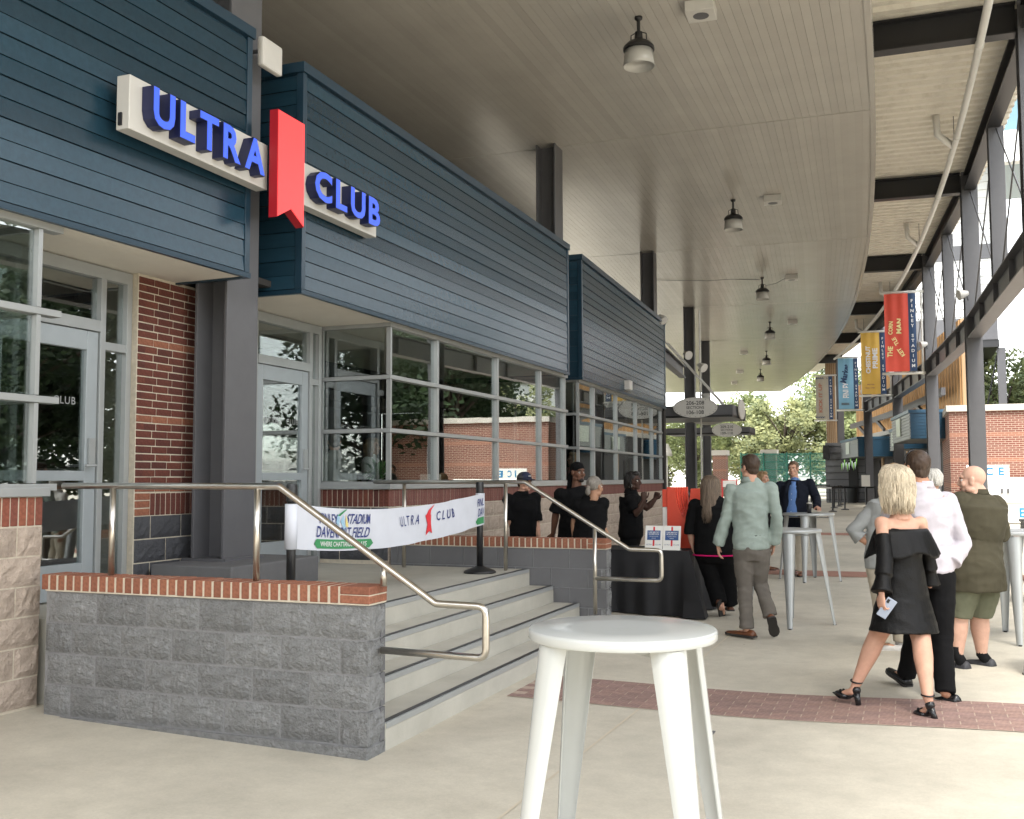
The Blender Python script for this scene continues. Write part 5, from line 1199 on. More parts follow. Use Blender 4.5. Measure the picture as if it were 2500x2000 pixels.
J = {
 'blonde': {'head':[-0.095,7.85,1.589],'neck':[-0.057,7.85,1.373],'shL':[-0.175,7.75,1.312],'shR':[0.081,7.97,1.306],'elL':[-0.160,7.620,1.040],'wrL':[-0.185,7.540,0.827],'hdL':[-0.189,7.520,0.682],'elR':[0.127,8.01,1.053],'wrR':[0.133,8.05,0.844],'hdR':[0.124,8.09,0.722],'hip':[-0.049,7.85,0.765],'knL':[-0.236,7.9,0.473],'anL':[-0.378,7.85,0.154],'heL':[-0.366,7.81,0.007],'toL':[-0.522,7.95,0.049],'knR':[0.064,7.75,0.482],'anR':[0.09,7.53,0.152],'heR':[0.136,7.49,0.002],'toR':[0.018,7.65,0.007]},
 'lavender': {'head':[0.067,8.3,1.695],'neck':[0.109,8.3,1.556],'shL':[-0.1,8.19,1.475],'shR':[0.27,8.38,1.451],'elL':[-0.14,8.3,1.2],'wrL':[-0.018,8.4,0.99],'hdL':[-0.015,8.45,0.878],'elR':[0.374,8.4,1.128],'wrR':[0.288,8.3,0.988],'hdR':[0.223,8.25,0.933],'hip':[0.134,8.3,0.935],'knL':[0.039,8.5,0.503],'anL':[-0.046,8.64,0.087],'heL':[-0.039,8.62,0.01],'toL':[-0.165,8.78,0.08],'knR':[0.209,8.25,0.446],'anR':[0.213,8.1,0.078],'heR':[0.293,8.08,0.001],'toR':[0.139,8.25,-0.024]},
 'olive': {'head':[0.518,9.6,1.595],'neck':[0.569,9.6,1.483],'shL':[0.416,9.52,1.415],'shR':[0.693,9.7,1.384],'elL':[0.385,9.75,1.147],'wrL':[0.429,10.0,1.027],'hdL':[0.45,10.1,1.021],'elR':[0.729,9.88,1.093],'wrR':[0.631,10.05,1.01],'hdR':[0.587,10.15,1.002],'hip':[0.51,9.6,0.817],'knL':[0.375,9.57,0.423],'anL':[0.359,9.55,0.123],'heL':[0.429,9.5,-0.0],'toL':[0.276,9.65,-0.008],'knR':[0.546,9.72,0.418],'anR':[0.556,9.73,0.116],'heR':[0.635,9.68,0.002],'toR':[0.465,9.82,0.009]},
 'grey': {'head':[-0.103,10.4,1.626],'neck':[-0.158,10.4,1.447],'shL':[-0.278,10.4,1.346],'shR':[-0.023,10.45,1.346],'elL':[-0.497,10.35,1.112],'wrL':[-0.371,10.38,1.003],'hdL':[-0.303,10.4,0.965],'elR':[0.06,10.4,1.11],'wrR':[0.037,10.4,0.918],'hdR':[0.034,10.4,0.804],'hip':[-0.207,10.4,0.867],'knL':[-0.258,10.4,0.419],'anL':[-0.253,10.4,0.059],'heL':[-0.284,10.4,-0.011],'toL':[-0.067,10.42,0.006],'knR':[-0.103,10.5,0.414],'anR':[-0.094,10.52,0.077],'heR':[-0.125,10.52,0.025],'toR':[0.068,10.55,0.043]},
 'green': {'head':[-1.526,10.85,1.737],'neck':[-1.533,10.85,1.597],'shL':[-1.711,10.82,1.512],'shR':[-1.325,10.88,1.524],'elL':[-1.777,10.83,1.209],'wrL':[-1.871,10.88,0.92],'hdL':[-1.868,10.92,0.763],'elR':[-1.256,10.87,1.213],'wrR':[-1.304,10.95,0.944],'hdR':[-1.332,10.99,0.805],'hip':[-1.525,10.85,0.903],'knL':[-1.595,10.85,0.506],'anL':[-1.579,10.8,0.082],'heL':[-1.506,10.77,-0.001],'toL':[-1.783,10.95,-0.003],'knR':[-1.447,10.93,0.528],'anR':[-1.346,10.87,0.208],'heR':[-1.322,10.77,0.193],'toR':[-1.314,10.95,0.016]},
 'black': {'head':[-2.191,12.3,1.531],'neck':[-2.169,12.3,1.405],'shL':[-2.381,12.3,1.306],'shR':[-1.957,12.3,1.328],'elL':[-2.449,12.3,1.051],'wrL':[-2.434,12.33,0.84],'hdL':[-2.407,12.36,0.701],'elR':[-1.908,12.32,1.058],'wrR':[-1.926,12.35,0.839],'hdR':[-1.952,12.38,0.716],'hip':[-2.165,12.3,0.76],'knL':[-2.18,12.32,0.386],'anL':[-2.08,12.22,0.117],'heL':[-2.077,12.15,0.173],'toL':[-2.08,12.38,-0.017],'knR':[-2.018,12.4,0.398],'anR':[-2.012,12.45,0.103],'heR':[-1.991,12.4,0.052],'toR':[-2.072,12.6,0.044]},
 'blazer': {'head':[-1.769,17.7,1.779],'neck':[-1.746,17.7,1.581],'shL':[-1.988,17.7,1.499],'shR':[-1.51,17.7,1.532],'elL':[-2.053,17.75,1.196],'wrL':[-1.972,17.65,1.022],'hdL':[-1.914,17.6,0.983],'elR':[-1.41,17.7,1.295],'wrR':[-1.375,17.37,1.156],'hdR':[-1.327,17.24,1.133],'hip':[-1.779,17.7,0.981],'knL':[-1.894,17.7,0.551],'anL':[-1.798,17.7,0.1],'heL':[-1.804,17.75,0.041],'toL':[-1.805,17.5,0.023],'knR':[-1.709,17.7,0.555],'anR':[-1.686,17.7,0.09],'heR':[-1.672,17.75,0.045],'toR':[-1.682,17.5,0.013]},
 'cap': {'head':[-4.56,12.3,1.58],'neck':[-4.589,12.3,1.428],'shL':[-4.735,12.18,1.371],'shR':[-4.466,12.42,1.387],'elL':[-4.713,12.204,1.089],'wrL':[-4.674,12.3,0.902],'hdL':[-4.647,12.3,0.798],'elR':[-4.44,12.396,1.061],'wrR':[-4.375,12.3,0.886],'hdR':[-4.342,12.3,0.804],'hip':[-4.569,12.3,0.852]},
 'durag': {'head':[-3.722,11.9,1.699],'neck':[-3.745,11.9,1.511],'shL':[-3.907,11.79,1.441],'shR':[-3.569,12.01,1.481],'elL':[-3.977,11.812,1.212],'wrL':[-4.047,11.9,0.953],'hdL':[-4.089,11.93,0.891],'elR':[-3.536,11.988,1.226],'wrR':[-3.578,11.9,1.019],'hdR':[-3.6,11.9,0.94],'hip':[-3.786,11.9,0.918]},
 'ponytail': {'head':[-3.36,11.4,1.529],'neck':[-3.391,11.4,1.393],'shL':[-3.564,11.4,1.33],'shR':[-3.269,11.4,1.346],'elL':[-3.615,11.4,1.136],'wrL':[-3.626,11.4,0.985],'hdL':[-3.627,11.4,0.909],'elR':[-3.315,11.4,1.126],'wrR':[-3.214,11.4,0.982],'hdR':[-3.199,11.45,0.924],'hip':[-3.439,11.4,0.903]},
 'braids': {'head':[-3.343,13.120,1.593],'neck':[-3.391,13.120,1.443],'shL':[-3.333,12.970,1.352],'shR':[-3.384,13.290,1.355],'elL':[-3.252,12.920,1.169],'wrL':[-3.160,12.920,1.350],'hdL':[-3.159,12.920,1.432],'elR':[-3.212,13.320,1.235],'wrR':[-3.109,13.320,1.351],'hdR':[-3.072,13.320,1.426],'hip':[-3.392,13.120,0.893]}}
# ------------------------------------------------------------------ people
m_skin = {k: mat('skin_'+k, c, .58, var=.11, vscale=11, bump=.04, bscale=160, spec=.22, sss=.06) for k, c in dict(fair=(.52, .30, .215), pale=(.56, .345, .26), tan=(.44, .235, .15), brown=(.135, .066, .042), dark=(.062, .033, .024), olive=(.36, .20, .125)).items()}
m_lip = mat('lips', (.30, .10, .085), .45); m_lipd = mat('lips_dark', (.075, .03, .026), .45); m_eyew = mat('eye_white', (.62, .60, .57), .25); m_iris = mat('eye_dark', (.02, .014, .01), .2)
def hair_mat(n, c): return mat('hair_'+n, c, .42, var=.42, vscale=55, bump=.25, bscale=90, stretch=(1, 1, .12), spec=.25)
m_hair = {k: hair_mat(k, c) for k, c in dict(blonde=(.48, .41, .305), brown=(.050, .032, .022), grey=(.20, .18, .155), greybrown=(.135, .10, .072), black=(.012, .010, .009), light=(.26, .165, .085), sandy=(.12, .07, .042), white=(.55, .53, .49)).items()}
def fab(n, c, rough=.9, **k): return mat('fabric_'+n, c, rough, var=.10, vscale=7, bump=.12, bscale=260, spec=.12, **k)
def wrinkle(me, amp, sx=7.0, sz=9.0, seed=0.0, low=0.0):
    me.update()
    nv = [v.normal.copy() for v in me.vertices]
    for v, n in zip(me.vertices, nv):
        c = v.co
        a = noise.noise(Vector((c.x*sx+seed, c.y*sx, c.z*sz+c.x*4)))
        b = noise.noise(Vector((c.x*sx*2.3, c.y*sx*2.3+seed, c.z*sz*2.2-c.x*9)))
        r = 1-abs(noise.noise(Vector((c.x*5+seed*2, c.y*5, c.z*11+c.y*5))))*2.2
        v.co = c+n*amp*(a*.8+b*.35+max(0, r)*.55-.2)
def V(p): return Vector(p)
def hand_mb(mb, wr, hd, palm, sc=1.0, curl=.35, side=1, spread=1.0):
    # palm: normal of the palm; fingers run from wrist towards hd
    w, d = V(wr), (V(hd)-V(wr)).normalized(); n = V(palm); n = (n-d*n.dot(d)).normalized(); a = d.cross(n)*side
    L = .088*sc
    mb.tube([w-d*.03*sc, w+d*.01*sc, w+d*.045*sc, w+d*L], [(.026*sc, .019*sc), (.029*sc, .018*sc), (.040*sc, .016*sc), (.039*sc, .012*sc)], 12, lat=a, round_=True)
    for i, (o, fl, r) in enumerate(((-.030, .070, .0082), (-.0105, .080, .0086), (.0095, .075, .0083), (.0285, .058, .0074))):
        b = w+d*(L-.006)*sc**0+a*o*sc; dr = (d+a*o*spread*1.2).normalized(); pts = [b-dr*.02*sc, b]; p = b; ang = 0
        for k, f in enumerate((.45, .32, .23)):
            ang += curl*(.8 if k == 0 else 1.1)*(1+.12*i); v = dr*math.cos(ang)+n*math.sin(ang); p = p+v*fl*f*sc; pts.append(p)
        mb.tube(pts, [r*sc*1.05, r*sc*1.08, r*sc, r*sc*.92, r*sc*.72], 8, round_=True)
    b = w+d*.022*sc-a*.026*sc; t1 = (d*.62-a*.72+n*.25).normalized(); t2 = (d*.93-a*.22+n*.30).normalized()
    mb.tube([b-t1*.012*sc, b+t1*.034*sc, b+t1*.034*sc+t2*.030*sc, b+t1*.034*sc+t2*.052*sc], [.0125*sc, .0115*sc, .0095*sc, .0075*sc], 8, round_=True)
def head_frame(c, f, pitch=0.0, tilt=0.0):
    f = V((f[0], f[1], 0)).normalized(); r = Vector((f.y, -f.x, 0)); u = Vector((0, 0, 1))
    f2 = f*math.cos(pitch)+u*math.sin(pitch); u2 = u*math.cos(pitch)-f*math.sin(pitch)
    r2 = r*math.cos(tilt)+u2*math.sin(tilt); u3 = u2*math.cos(tilt)-r*math.sin(tilt)
    return Matrix(((r2.x, f2.x, u3.x, c[0]), (r2.y, f2.y, u3.y, c[1]), (r2.z, f2.z, u3.z, c[2]), (0, 0, 0, 1)))
def head_mb(jaw=1.0, nose=1.0, fat=1.0, male=True):
    m = MB()
    m.ell((0, -.014, .033), (.074, .094, .090), 20, 14)
    m.ell((0, .022, -.030), (.060*fat, .066, .080), 18, 12); m.ell((0, .045, -.072), (.044*jaw*fat, .042, .040), 14, 10); m.ell((0, .070, -.098), (.021*jaw, .017, .017), 10, 8)
    m.ell((0, .071, .030), (.052, .020, .018), 12, 8)
    for s in (-1, 1):
        m.ell((s*.040*fat, .056, -.028), (.024*fat, .026, .028), 10, 8); m.ell((s*.077, -.008, -.006), (.010, .021, .034), 10, 8); m.ell((s*.083, -.016, .006), (.007, .014, .020), 8, 6); m.ell((s*.012*nose, .094, -.034), (.009, .010, .008), 8, 6)
        m.ell((s*.052*fat, .005, -.075), (.022*fat, .040, .024), 10, 8)
    m.tube([(0, .078, .018), (0, .095, -.008), (0, .108*1.0, -.030), (0, .092, -.044)], [.010, .0115, .0145*nose, .009], 10, round_=True)
    m.ell((0, .081, -.064), (.025, .012, .0065), 10, 6); m.ell((0, .080, -.075), (.021, .012, .007), 10, 6)
    m.tube([(0, -.012, -.02), (0, -.022, -.09), (0, -.03, -.16)], [.058*fat, .056*fat, .062*fat], 14)
    return m
def add_locks(mb, n, rnd_, zend, vol, wave=.010, thick=.011, az0=62, jitter=.03, back=.0, part=0.0, top=.118):
    for i in range(n):
        dz_ = rnd_.gauss(0, .2); az = rad(rnd_.uniform(az0, 360-az0)); el = rad(rnd_.uniform(8, 88)); s = math.sin(az); c = math.cos(az)
        z0 = .033+.094*math.sin(el); ph = rnd_.uniform(0, 6.28); ze = zend+rnd_.uniform(-jitter, jitter); pts = []; K = 8
        for k in range(K):
            u = k/(K-1); z = z0+(ze-z0)*u**1.15
            zz = max(-1, min(1, (z-.033)/.098)); hr = math.sqrt(max(0.0, 1-zz*zz)) if z > .033 else 1.0
            if z < -.06: hr = 1.0-.10*min(1, (-.06-z)/.1)
            rx, ry = (.079+vol)*hr+.006, (.099+vol)*hr+.006
            a2 = az+.16*math.sin(u*4+ph)*wave*20+dz_*u*u*wave*22
            w = wave*math.sin(u*9+ph)*(.5+u)+vol*.5*math.sin(ph*3)*u-.016*max(0, u-.7)/.3
            pts.append((math.sin(a2)*(rx+w), -.014+math.cos(a2)*(ry+w)-back*max(0, -z)*(.3 if c > 0 else 1), z))
        r = thick*rnd_.uniform(.7, 1.25)
        mb.tube(pts, [r*.9, r*1.1, r*1.2, r*1.2, r*1.1, r, r*.8, r*.25], 5)
def shoe_mb(heel, toe, h=.115, w=.046, up=(0, 0, 1), low=False):
    m = MB(); h0, t0 = V(heel), V(toe); d = (t0-h0); L = d.length; d.normalize(); u = V(up); u = (u-d*u.dot(d)).normalized(); a = d.cross(u)
    secs = [(-.01, .55, .70), (.05, .85, .95), (.2, .92, 1.0), (.42, .92, .78), (.62, 1.05, .58), (.8, 1.02, .46), (.93, .75, .38), (1.0, .36, .28)]
    vs, fs = [], []; S = 14
    for t, ww, hh in secs:
        for k in range(S):
            th = 2*math.pi*k/S; x = math.cos(th); y = math.sin(th); y2 = max(y, -.35)
            vs.append(h0+d*(L*t)+a*(x*w*ww*(1 if y < .2 else 1-.45*(y-.2)))+u*(h*hh*.42*(y2+.35)/1.0*1.0+.012))
    n = len(secs)
    for i in range(n-1):
        for k in range(S): fs.append((i*S+k, i*S+(k+1) % S, (i+1)*S+(k+1) % S, (i+1)*S+k))
    fs.append(tuple(range(S-1, -1, -1))); fs.append(tuple(range((n-1)*S, n*S))); m.add(vs, fs)
    so = MB(); vs = []
    for t, ww in ((-.03, .6), (.05, .95), (.25, .95), (.45, .88), (.65, 1.10), (.82, 1.06), (.95, .75), (1.03, .35)):
        for sgn, z in ((-1, 0), (1, 0), (1, .018), (-1, .018)): vs.append(h0+d*(L*t)+a*(sgn*w*ww*1.03)+u*z)
    so.add(vs, [(4*i+p, 4*i+q, 4*i+4+q, 4*i+4+p) for i in range(7) for p, q in ((0, 1), (1, 2), (2, 3), (3, 0))]+[(3, 2, 1, 0), (28, 29, 30, 31)])
    return m, so
def person(key, label, f, hf, skin, B, top=None, bottom=None, shoes=None, hair=None, hpitch=0.0, tilt=0.0, hscale=1.0, curl=.35, palms=None, group=None, floor=0.0, face=True, lips=None, male=True, fat=1.0, vox=.011, hands=(1, 1)):
    j = {k: V(v) for k, v in (J[key] if isinstance(key, str) else key).items()}
    f = V((f[0], f[1], 0)).normalized(); lat = j['shR']-j['shL']; lat.z = 0; lat.normalize()
    if 'knL' not in j:
        for s, k in ((-1, 'L'), (1, 'R')):
            b = j['hip']+lat*(s*.10); z = b.z-floor
            j['kn'+k] = V((b.x, b.y, floor+z*.52))+f*.02; j['an'+k] = V((b.x, b.y, floor+.085)); j['he'+k] = V((b.x, b.y, floor+.0))-f*.05; j['to'+k] = V((b.x, b.y, floor))+f*.20
    org = (j['heL']+j['heR']+j['toL']+j['toR'])/4; org = V((org.x, org.y, min(j['heL'].z, j['heR'].z, j['toL'].z)))
    ch, wa, hi, dp = B['chest'], B['waist'], B['hip'], B['depth']; belly = B.get('belly', 0.0)
    hipL, hipR = j['hip']-lat*hi*.52, j['hip']+lat*hi*.52
    mid = (j['shL']+j['shR'])/2
    def spine(t): return j['hip'].lerp(j['neck'], t)
    def torso(mb, e, z0=-.10, top_=1.0, flare=0.0):
        s = [(j['hip']+V((0, 0, z0)), hi*.92+flare, dp*.98+flare*.6), (j['hip'], hi+flare*.6, dp*1.05+flare*.4), (spine(.22)+f*belly*.6, (hi+wa)/2+flare*.25, dp*.98+belly*.5), (spine(.42)+f*belly, wa, dp*.92+belly*.7), (spine(.66)+f*.012, ch*.98, dp*1.04+belly*.25), (spine(.84), ch*1.0, dp*.96), (mid+V((0, 0, -.005)), ch*.90, dp*.66), (mid.lerp(j['neck'], .6)+V((0, 0, .02)), ch*.52, dp*.50), (j['neck']+V((0, 0, .015)), .062, .060)]
        s = s[:max(2, int(round(len(s)*top_)))]
        mb.tube([p for p, a, b in s], [(a+e, b+e) for p, a, b in s], 22, lat=lat, round_=False); return mb
    def arm(mb, k, e, frac=2.0, flare=0.0, r=(.056, .046, .040, .027)):
        sh, el, wr = j['sh'+k], j['el'+k], j['wr'+k]; r = [x*B.get('arm', 1.0)+e for x in r]
        inn = mid.lerp(sh, .55)+V((0, 0, -.02))
        P_ = [inn, sh, sh.lerp(el, .5), el, el.lerp(wr, .35), wr]; R_ = [r[0]*1.0, r[0]*1.08, (r[0]+r[1])/2, r[1], r[1]*.98, r[3]]
        if frac >= 2: pts, rr = P_, R_
        elif frac > 1: pts = P_[:4]+[el.lerp(wr, frac-1)]; rr = R_[:4]+[R_[3]+flare]
        else: pts = P_[:2]+[sh.lerp(el, frac*.5), sh.lerp(el, frac)]; rr = R_[:2]+[R_[2], (R_[2]+R_[3])/2+flare]
        rr[-1] += flare if frac >= 2 else 0
        mb.tube(pts, rr, 14, round_=(e == 0)); mb.ell(sh+V((0, 0, -.012)), (r[0]*1.12,)*3, 12, 8); return mb
    def leg(mb, k, e, zhem=None, straight=0.0):
        hp = (hipL if k == 'L' else hipR)+V((0, 0, -.02)); kn, an = j['kn'+k], j['an'+k]; th = B.get('thigh', .088); cf = B.get('calf', .056)
        pts = [hp, hp.lerp(kn, .45), hp.lerp(kn, .85), kn, kn.lerp(an, .3), kn.lerp(an, .7), an]; rr = [th*1.02, th*.95, th*.74, cf*1.1, cf*1.10, cf*.80, cf*.62]
        if straight: rr = [a*(1-straight)+straight*max(a, cf*1.05) for a in rr]
        if zhem is not None:
            o, q = [pts[0]], [rr[0]]
            for (p0, r0), (p1, r1) in zip(zip(pts[:-1], rr[:-1]), zip(pts[1:], rr[1:])):
                if p1.z <= zhem:
                    t = (p0.z-zhem)/max(1e-4, p0.z-p1.z); o.append(p0.lerp(p1, max(.05, t))); q.append(r0+(r1-r0)*t); break
                o.append(p1); q.append(r1)
            pts, rr = o, q
        mb.tube(pts, [x+e for x in rr], 16, round_=(e == 0)); return mb
    # ---- body
    bd = torso(MB(), -.006)
    for k in 'LR':
        arm(bd, k, 0.0); leg(bd, k, 0.0)
        bare = B.get('barefoot')
        d = (j['to'+k]-j['he'+k]); h0 = j['an'+k]
        bd.tube([h0, j['he'+k].lerp(j['to'+k], .25)+V((0, 0, .05 if not bare else .075)), j['he'+k].lerp(j['to'+k], .72)+V((0, 0, .028)), j['he'+k].lerp(j['to'+k], .93)+V((0, 0, .02))], [.034, (.030, .032), (.036, .018), (.030, .012)], 10, lat=d.cross(V((0, 0, 1))), round_=True)
    body = remesh(bd, vox, 5)
    HM = head_frame(j['head'], hf, hpitch, tilt) @ Matrix.Scale(hscale, 4)
    hmb = head_mb(fat=fat, jaw=1.08 if male else .92, nose=1.05 if male else .9)
    hmb.v = [tuple(HM @ V(p)) for p in hmb.v]
    hmb.tube([j['head'].lerp(j['neck'], .45), j['neck']+V((0, 0, .02)), j['neck']+V((0, 0, -.05))], [.054*fat, .058*fat, .075*fat], 14)
    hm = remesh(hmb, .0056, 4)
    hn = MB()
    for i, k in enumerate('LR'):
        if not hands[i]: continue
        pn = V(palms[i]) if palms else -f
        dh = (j['hd'+k]-j['wr'+k]).normalized(); up_ = f+V((0, 0, .35))
        if abs(dh.z) < .5: up_ = V((0, 0, 1))
        hand_mb(hn, j['wr'+k], j['hd'+k], pn, B.get('hand', 1.0), curl if not isinstance(curl, tuple) else curl[i], side=(-1 if dh.cross(pn).dot(up_) > 0 else 1))
    hnm = hn.mesh('hands', None, True) if hn.v else None
    bm = bmesh.new(); bm.from_mesh(body); bm.from_mesh(hm)
    if hnm: bm.from_mesh(hnm)
    me = bpy.data.meshes.new('person'); bmesh.ops.translate(bm, verts=bm.verts, vec=-org); bm.to_mesh(me); bm.free()
    me.materials.append(m_skin[skin]); me.polygons.foreach_set('use_smooth', [True]*len(me.polygons))
    for x in (body, hm): bpy.data.meshes.remove(x)
    o = link('person', me, None, tuple(org)); FR[o.name] = Matrix.Translation(org); tag(o, label, 'person', group)
    def child(name, me_, m, par=None):
        me_.transform(Matrix.Translation(-org)); me_.materials.clear(); me_.materials.append(m); return link(name, me_, par or o)
    def raw(name, mb, m, smooth=True, par=None): return child(name, mb.mesh(name, None, smooth), m, par)
    H = lambda p: HM @ V(p)
    # ---- face
    if face:
        for s in (-1, 1):
            e = MB().ell(H((s*.031, .0715, .002)), .0118*hscale, 10, 8); eo = raw('eye', e, m_eyew)
            raw('iris', MB().ell(H((s*.031, .0795, .001)), .0056*hscale, 8, 6), m_iris, par=eo)
            hb_ = MB().tube([H((s*.014, .0925, .018)), H((s*.032, .0905, .0245)), H((s*.050, .074, .018))], [.0035, .0042, .0025], 6)
            raw('eyebrow', hb_, m_hair[B.get('brow', 'brown')]); raw('eyelid', MB().tube([H((s*.019, .082, .006)), H((s*.031, .0855, .0105)), H((s*.044, .077, .006))], [.0028, .0036, .0026], 6), m_skin[skin])
        lm = m_lipd if skin in ('brown', 'dark') else m_lip
        raw('mouth', MB().tube([H((-.022, .0855, -.0685)), H((-.008, .0935, -.0655)), H((.008, .0935, -.0655)), H((.022, .0855, -.0685))], [.002, .0045, .0045, .002], 7).tube([H((-.018, .0865, -.073)), H((0, .0935, -.0755)), H((.018, .0865, -.073))], [.002, .0052, .002], 7), lm)
    # ---- garments
    def garment(name, mb, m, amp=.006, vx=.010, seed=0.0, it=3, **k):
        g_ = remesh(mb, vx, it); wrinkle(g_, amp, seed=seed+hash_(label), **k); return child(name, g_, m)
    ctx = dict(j=j, f=f, lat=lat, torso=torso, arm=arm, leg=leg, garment=garment, raw=raw, H=H, HM=HM, o=o, mid=mid, spine=spine, B=B, org=org, child=child, hs=hscale)
    if bottom: bottom(ctx)
    if top: top(ctx)
    if shoes: shoes(ctx)
    if hair: hair(ctx)
    return o
def hash_(s): return (sum(ord(c)*(i+1) for i, c in enumerate(s)) % 97)*1.37
# ---- garment makers
def shirt(m, sleeve=2.0, hem=-.06, e=.016, flare=.0, cuff=.006, amp=.009, collar=True, name='shirt', hemf=0.0, buttons=None, open_=None):
    def go(c):
        mb = c['torso'](MB(), e, z0=hem, top_=1.0, flare=flare)
        for k in 'LR': c['arm'](mb, k, e*.85, sleeve, cuff)
        s = c['garment'](name, mb, m, amp)
        if collar:
            n = c['j']['neck']; up = (c['j']['head']-n).normalized(); r = .066
            c['raw']('collar', MB().tube([n+V((0, 0, -.012)), n+V((0, 0, .016)), n+V((0, 0, .042))], [(r+.024, r+.020), (r+.012, r+.010), (r+.006, r+.004)], 20, lat=c['lat'], cap=True), m, par=s)
        return s
    return go
def pants(m, zhem=None, e=.014, straight=.85, amp=.008, belt=None, name='trousers', up=.13):
    def go(c):
        j = c['j']; B = c['B']; mb = MB(); hi, dp = B['hip'], B['depth']
        top_ = c['spine'](up/max(.1, (j['neck']-j['hip']).length))
        mb.tube([j['hip']+V((0, 0, -.13)), j['hip']+V((0, 0, -.05)), j['hip'], top_], [(hi*.80+e, dp*.85+e), (hi+e, dp*1.02+e), (hi+e, dp*1.06+e), ((hi+B['waist'])/2+e*.6, dp*.97+e*.6+B.get('belly', 0)*.3)], 20, lat=c['lat'])
        for k in 'LR': c['leg'](mb, k, e, zhem if not isinstance(zhem, dict) else zhem[k], straight)
        p = c['garment'](name, mb, m, amp, sz=7.0)
        if belt: 
            c['raw']('belt', MB().tube([top_-V((0, 0, .035)), top_+V((0, 0, .006))], [((hi+B['waist'])/2+e+.008, dp*.97+e+.006)]*2, 24, lat=c['lat']), belt, par=p)
        return p
    return go
def shoes(m, sole, h=.115, w=.049, sock=None, lift=None):
    def go(c):
        j = c['j']
        for k in 'LR':
            a, b = j['he'+k], j['to'+k]; u = V((0, 0, 1))
            d = (b-a); d.normalize()
            if abs(d.z) > .45: u = (j['an'+k]-a.lerp(b, .3)).normalized()
            s, so = shoe_mb(a-d*.015, b+d*.03, h, w, u); sh = c['raw']('shoe', s, m); c['raw']('sole', so, sole, smooth=False, par=sh)
            if sock is not None: c['raw']('sock', MB().tube([a.lerp(b, .2)+u*.05, j['an'+k]+V((0, 0, .0)), j['an'+k]+V((0, 0, .075))], [.045, .046, .050], 12), sock)
    return go
def short_hair(m, e=.008, line=.0, amp=.004):
    def go(c):
        mb = MB(); mb.ell((0, -.026, .040), (.077+e, .089+e, .090+e), 20, 14); mb.ell((0, .03, .095), (.058, .052, .034), 14, 9); mb.ell((0, -.055, -.028), (.062+e*.5, .050, .055), 14, 10)
        for s in (-1, 1): mb.ell((s*.070, .022, .012), (.010, .016, .030), 8, 6)
        mb.v = [tuple(c['HM'] @ V(p)) for p in mb.v]; h = remesh(mb, .006, 2); wrinkle(h, amp, 60, 30, 2.0); c['child']('hair', h, m)
    return go
def long_hair(m, zend, vol, n=170, seed=1, wave=.008, thick=.011, az0=62, back=0.0, jitter=.03, capm=None):
    def go(c):
        R_ = random.Random(seed); mb = MB(); mb.ell((0, -.022, .042), (.080, .094, .093), 18, 12); mb.ell((0, .03, .092), (.060, .055, .040), 12, 8); add_locks(mb, n, R_, zend, vol, wave, thick, az0, jitter, back)
        mb.v = [tuple(c['HM'] @ V(p)) for p in mb.v]; c['raw']('hair', mb, m)
    return go
m_bfab = fab('black', (.006, .006, .0065)); m_satin = mat('fabric_satin', (.005, .0047, .0047), .45, var=.2, vscale=9, bump=.2, bscale=60, spec=.16)
m_lav = fab('lavender', (.46, .435, .475)); m_olive = fab('olive', (.060, .054, .036)); m_shorts = fab('green_khaki', (.135, .14, .095)); m_grysh = fab('grey_shirt', (.27, .28, .275)); m_khaki = fab('khaki', (.43, .385, .31))
m_sage = fab('sage', (.265, .315, .285)); m_trs = fab('taupe', (.125, .112, .098)); m_navyj = fab('navy_wool', (.011, .013, .021)); m_shirtb = fab('blue_shirt', (.105, .19, .40)); m_pinkf = fab('pink', (.58, .27, .28)); m_sweat = fab('grey_sweater', (.36, .35, .33)); m_blouse = fab('white_blouse', (.60, .58, .54)); m_mag = fab('magenta', (.55, .012, .13))
m_lbrown = mat('leather_brown', (.13, .045, .018), .38, var=.2, vscale=12); m_lblack = mat('leather_black', (.010, .010, .011), .25); m_sole = mat('shoe_sole', (.03, .027, .025), .7); m_wsole = mat('white_sole', (.55, .53, .50), .6); m_sock = fab('sock', (.012, .012, .013)); m_dshoe = mat('dark_trainer', (.035, .036, .042), .6, var=.3, vscale=20)
m_trainer = mat('pale_trainer', (.52, .50, .47), .6, var=.12, vscale=25)
IN = lambda c, s: c['lat']*s
def pal(key):
    l = V(J[key]['shR'])-V(J[key]['shL']); l.z = 0; l.normalize(); return (l, -l)
